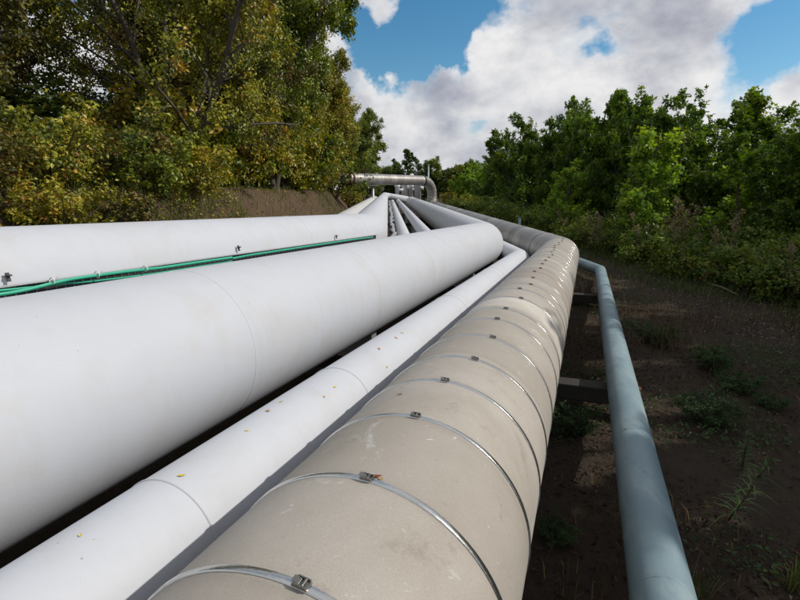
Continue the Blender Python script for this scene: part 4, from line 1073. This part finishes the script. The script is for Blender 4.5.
tuft(690, 598, 46, .16, .10, M['grass'], 'grass_tuft', 'small bright grass tuft by the near end of the blue grey pipe', 'grass tuft', trng, arch=.7)
tuft(795, 592, 40, .2, .08, M['grass'], 'grass_tuft', 'grass tuft in the lower right corner', 'grass tuft', trng, arch=.6)
def low_weed(px, py, h, seed, label, w=1.2):
    p = ground_pt(px, py); plant('shrub', seed, float(p[0]), float(p[1]), h, label, 'weed', 'leafy_weed', 'weed', 'leafy weeds on the bare soil', w)
for (px, py, h, sd, l, w) in [(705, 422, .30, 1, 'leafy green weed, largest on the bare soil', 1.3), (738, 392, .26, 2, 'leafy weed right behind the largest one', 1.3), (655, 345, .28, 3, 'leafy weed at the foot of the reddish grass', 1.4),
                           (770, 408, .18, 2, 'small leafy weed on the gravel', 1.3), (712, 372, .28, 3, 'leafy weed between the dry grass and the gravel', 1.1), (556, 540, .13, 1, 'dark weed in the shade of the beige pipe', 1.4),
                           (572, 430, .26, 2, 'dark weed between the beige pipe and the blue grey pipe', 1.4)]:
    low_weed(px, py, h, sd, l, w)
# fallen canes at the bramble edge
for (a, b, l) in [((694, 270), (712, 281), 'pale fallen cane at the bramble edge, the farther one'), ((707, 286), (738, 297), 'pale fallen cane at the bramble edge, the nearer one')]:
    p, q = ground_pt(*a) + UP * .06, ground_pt(*b) + UP * .04
    o = MB().tube([p, (p + q) / 2 + UP * .03, q], [.012, .014, .010], 7).build('fallen_cane', plain('dry_cane', (.3, .24, .16), .8), None, True); tag(o, l, 'stick')

# ground cover nobody could count
def scatter():
    rng = np.random.default_rng(5)
    # pebbles
    n = 26000; y = 1 + 17 * rng.uniform(0, 1, n) ** 1.4; x = rng.uniform(.4, 7.2, n)
    clump = .8 * wav(x, y, 1.9, 3, 15) + 1.5 * np.clip((x - 4.2 - .05 * y) / 1.2, -1, 1) * np.clip((6.6 - x) / .6, 0, 1) - .35
    kp = rng.uniform(-1.2, 1.6, n) < clump; x, y = x[kp], y[kp]; n = len(x)
    base = np.array([[1, 0, 0], [-1, 0, 0], [0, 1, 0], [0, -1, 0], [0, 0, 1], [0, 0, -1], [.6, .6, .35], [-.6, -.6, -.3]])[:6]
    F0 = np.array([[0, 2, 4], [2, 1, 4], [1, 3, 4], [3, 0, 4], [2, 0, 5], [1, 2, 5], [3, 1, 5], [0, 3, 5]])
    sz = .004 + .014 * rng.uniform(0, 1, n) ** 2.5
    V = base[None] * rng.uniform(.6, 1.3, (n, 6, 1)) * sz[:, None, None]; a = rng.uniform(0, 6.28, n)
    X = V[..., 0] * np.cos(a)[:, None] - V[..., 1] * np.sin(a)[:, None]; Y = V[..., 0] * np.sin(a)[:, None] + V[..., 1] * np.cos(a)[:, None]
    V = np.stack([X + x[:, None], Y + y[:, None], V[..., 2] * .6 + (height(x, y) + sz * .2)[:, None]], -1).reshape(-1, 3)
    F = (np.arange(n)[:, None, None] * 6 + F0[None]).reshape(-1, 3)
    kind(mesh_obj('gravel', V, F, M['pebble'], None, False), 'stuff')
    # dead leaves and bits of stalk
    n = 70000; y = .8 + 15 * rng.uniform(0, 1, n) ** 1.7; x = rng.uniform(.2, 7.4, n)
    kp = wav(x, y, 2.3, 4, 20) + rng.normal(0, .35, n) > -.15; x, y = x[kp], y[kp]; n = len(x)
    p = np.stack([x, y, height(x, y) + .006], 1); a = rng.uniform(0, 6.28, n)
    kind(leaf_mesh(rng, p, np.stack([np.cos(a), np.sin(a), np.full(n, .3)], 1), .03, 'leaf_litter', M['litter'], None, np.clip(rng.beta(1.2, 3.0, n), 0, 1), wid=.38, up=1.0), 'stuff')
    # grass: bank foot on the left, verge on the right, sparse on the soil
    def blades(x, y, h, name, mat, t0):
        n = len(x); a = rng.uniform(0, 6.28, n); L = h * rng.uniform(.4, 1.15, n); ln = rng.uniform(.15, .8, n)
        b = np.stack([x, y, height(x, y) - .01], 1); out = np.stack([np.cos(a), np.sin(a), np.zeros(n)], 1); s = np.stack([-np.sin(a), np.cos(a), np.zeros(n)], 1)
        m_ = b + out * (L * ln * .3)[:, None] + UP * (L * .6)[:, None]; t = b + out * (L * ln)[:, None] + UP * (L * (1 - .3 * ln))[:, None]
        w = (.0045 + .012 * L)[:, None] * .55
        V = np.stack([b - s * w, b + s * w, m_ + s * w * .8, m_ - s * w * .8, t], 1).reshape(-1, 3); i = np.arange(n)[:, None] * 5
        F = np.concatenate([i + np.array([[0, 1, 2]]), i + np.array([[0, 2, 3]]), i + np.array([[3, 2, 4]])], 1).reshape(-1, 3)
        kind(mesh_obj(name, V, F, mat, None, False, fattrs={'leaf_tint': np.repeat(np.clip(rng.normal(t0, .22, n), 0, 1), 3)}), 'stuff')
    al = rng.uniform(-6.5, 26, 52000); d = np.abs(rng.normal(.9, .75, len(al)))
    dens = np.where(al < 3.5, 1.0, np.where(al < 16, .10, .3)); kp = rng.uniform(0, 1, len(al)) < dens * (.35 + .65 * (wav(al, d, 1.5, 2, 14) > -.1)); al, d = al[kp], d[kp]
    n1 = nrm(np.array([-D1[1], D1[0]])); n2 = nrm(np.array([-D2[1], D2[0]])); t1 = nrm(D1[:2]); t2 = nrm(D2[:2])
    P = GB + np.where(al[:, None] < 0, al[:, None] * t1 + d[:, None] * n1, al[:, None] * t2 + d[:, None] * n2)
    blades(P[:, 0], P[:, 1], .28, 'bank_grass', M['grass'], .48)
    n = 12000; y = 4 + 34 * rng.uniform(0, 1, n) ** 1.3; x = 6.1 + rng.normal(0, .55, n) + .6 * (y < 9)
    blades(x, y, .22, 'verge_grass', M['grass'], .45)
    n = 9000; y = 1 + 22 * rng.uniform(0, 1, n) ** 1.4; x = rng.uniform(1.0, 6.5, n); kp = wav(x, y, 1.4, 5, 17) > .22
    blades(x[kp], y[kp], .15, 'soil_grass', M['grass'], .75)
    n = 11000; y = 1 + 16 * rng.uniform(0, 1, n) ** 1.5; x = rng.uniform(.3, 6.6, n); kp = wav(x, y, 1.1, 6, 20) + rng.normal(0, .12, n) > .12
    blades(x[kp], y[kp], .12, 'dry_soil_grass', M['rusty_grass'], .75)
    n = 60000; y = 1 + 15 * rng.uniform(0, 1, n) ** 1.6; x = rng.uniform(.3, 6.6, n); kp = wav(x + 3, y, 1.6, 2, 15) + rng.normal(0, .10, n) > .27; x, y = x[kp], y[kp]; n = len(x)
    a = rng.uniform(0, 6.28, n); p = np.stack([x, y, height(x, y) + rng.uniform(.0, .07, n)], 1)
    kind(leaf_mesh(rng, p, np.stack([np.cos(a), np.sin(a), np.full(n, .5)], 1), .034, 'ground_weeds', M['weed'], None, np.clip(rng.normal(.5, .25, n), 0, 1), wid=.5, up=1.0), 'stuff')
    # small weeds and leaves on the bank slope
    n = 26000; al = rng.uniform(-6.5, 20, n); d = rng.uniform(.1, 2.3, n); kp = rng.uniform(0, 1, n) < np.where(al < 3.5, 1, .10); al, d = al[kp], d[kp]; n = len(al)
    P = GB + np.where(al[:, None] < 0, al[:, None] * t1 + d[:, None] * n1, al[:, None] * t2 + d[:, None] * n2)
    p = np.stack([P[:, 0], P[:, 1], height(P[:, 0], P[:, 1]) + rng.uniform(.0, .22, n) * np.where(al < 3.5, 1, .3)], 1); a = rng.uniform(0, 6.28, n)
    kind(leaf_mesh(rng, p, np.stack([np.cos(a), np.sin(a), np.full(n, .3)], 1), .055, 'bank_weeds', M['leaf_autumn'], None, np.clip(rng.normal(.45, .28, n), 0, 1), up=1.0), 'stuff')
scatter()
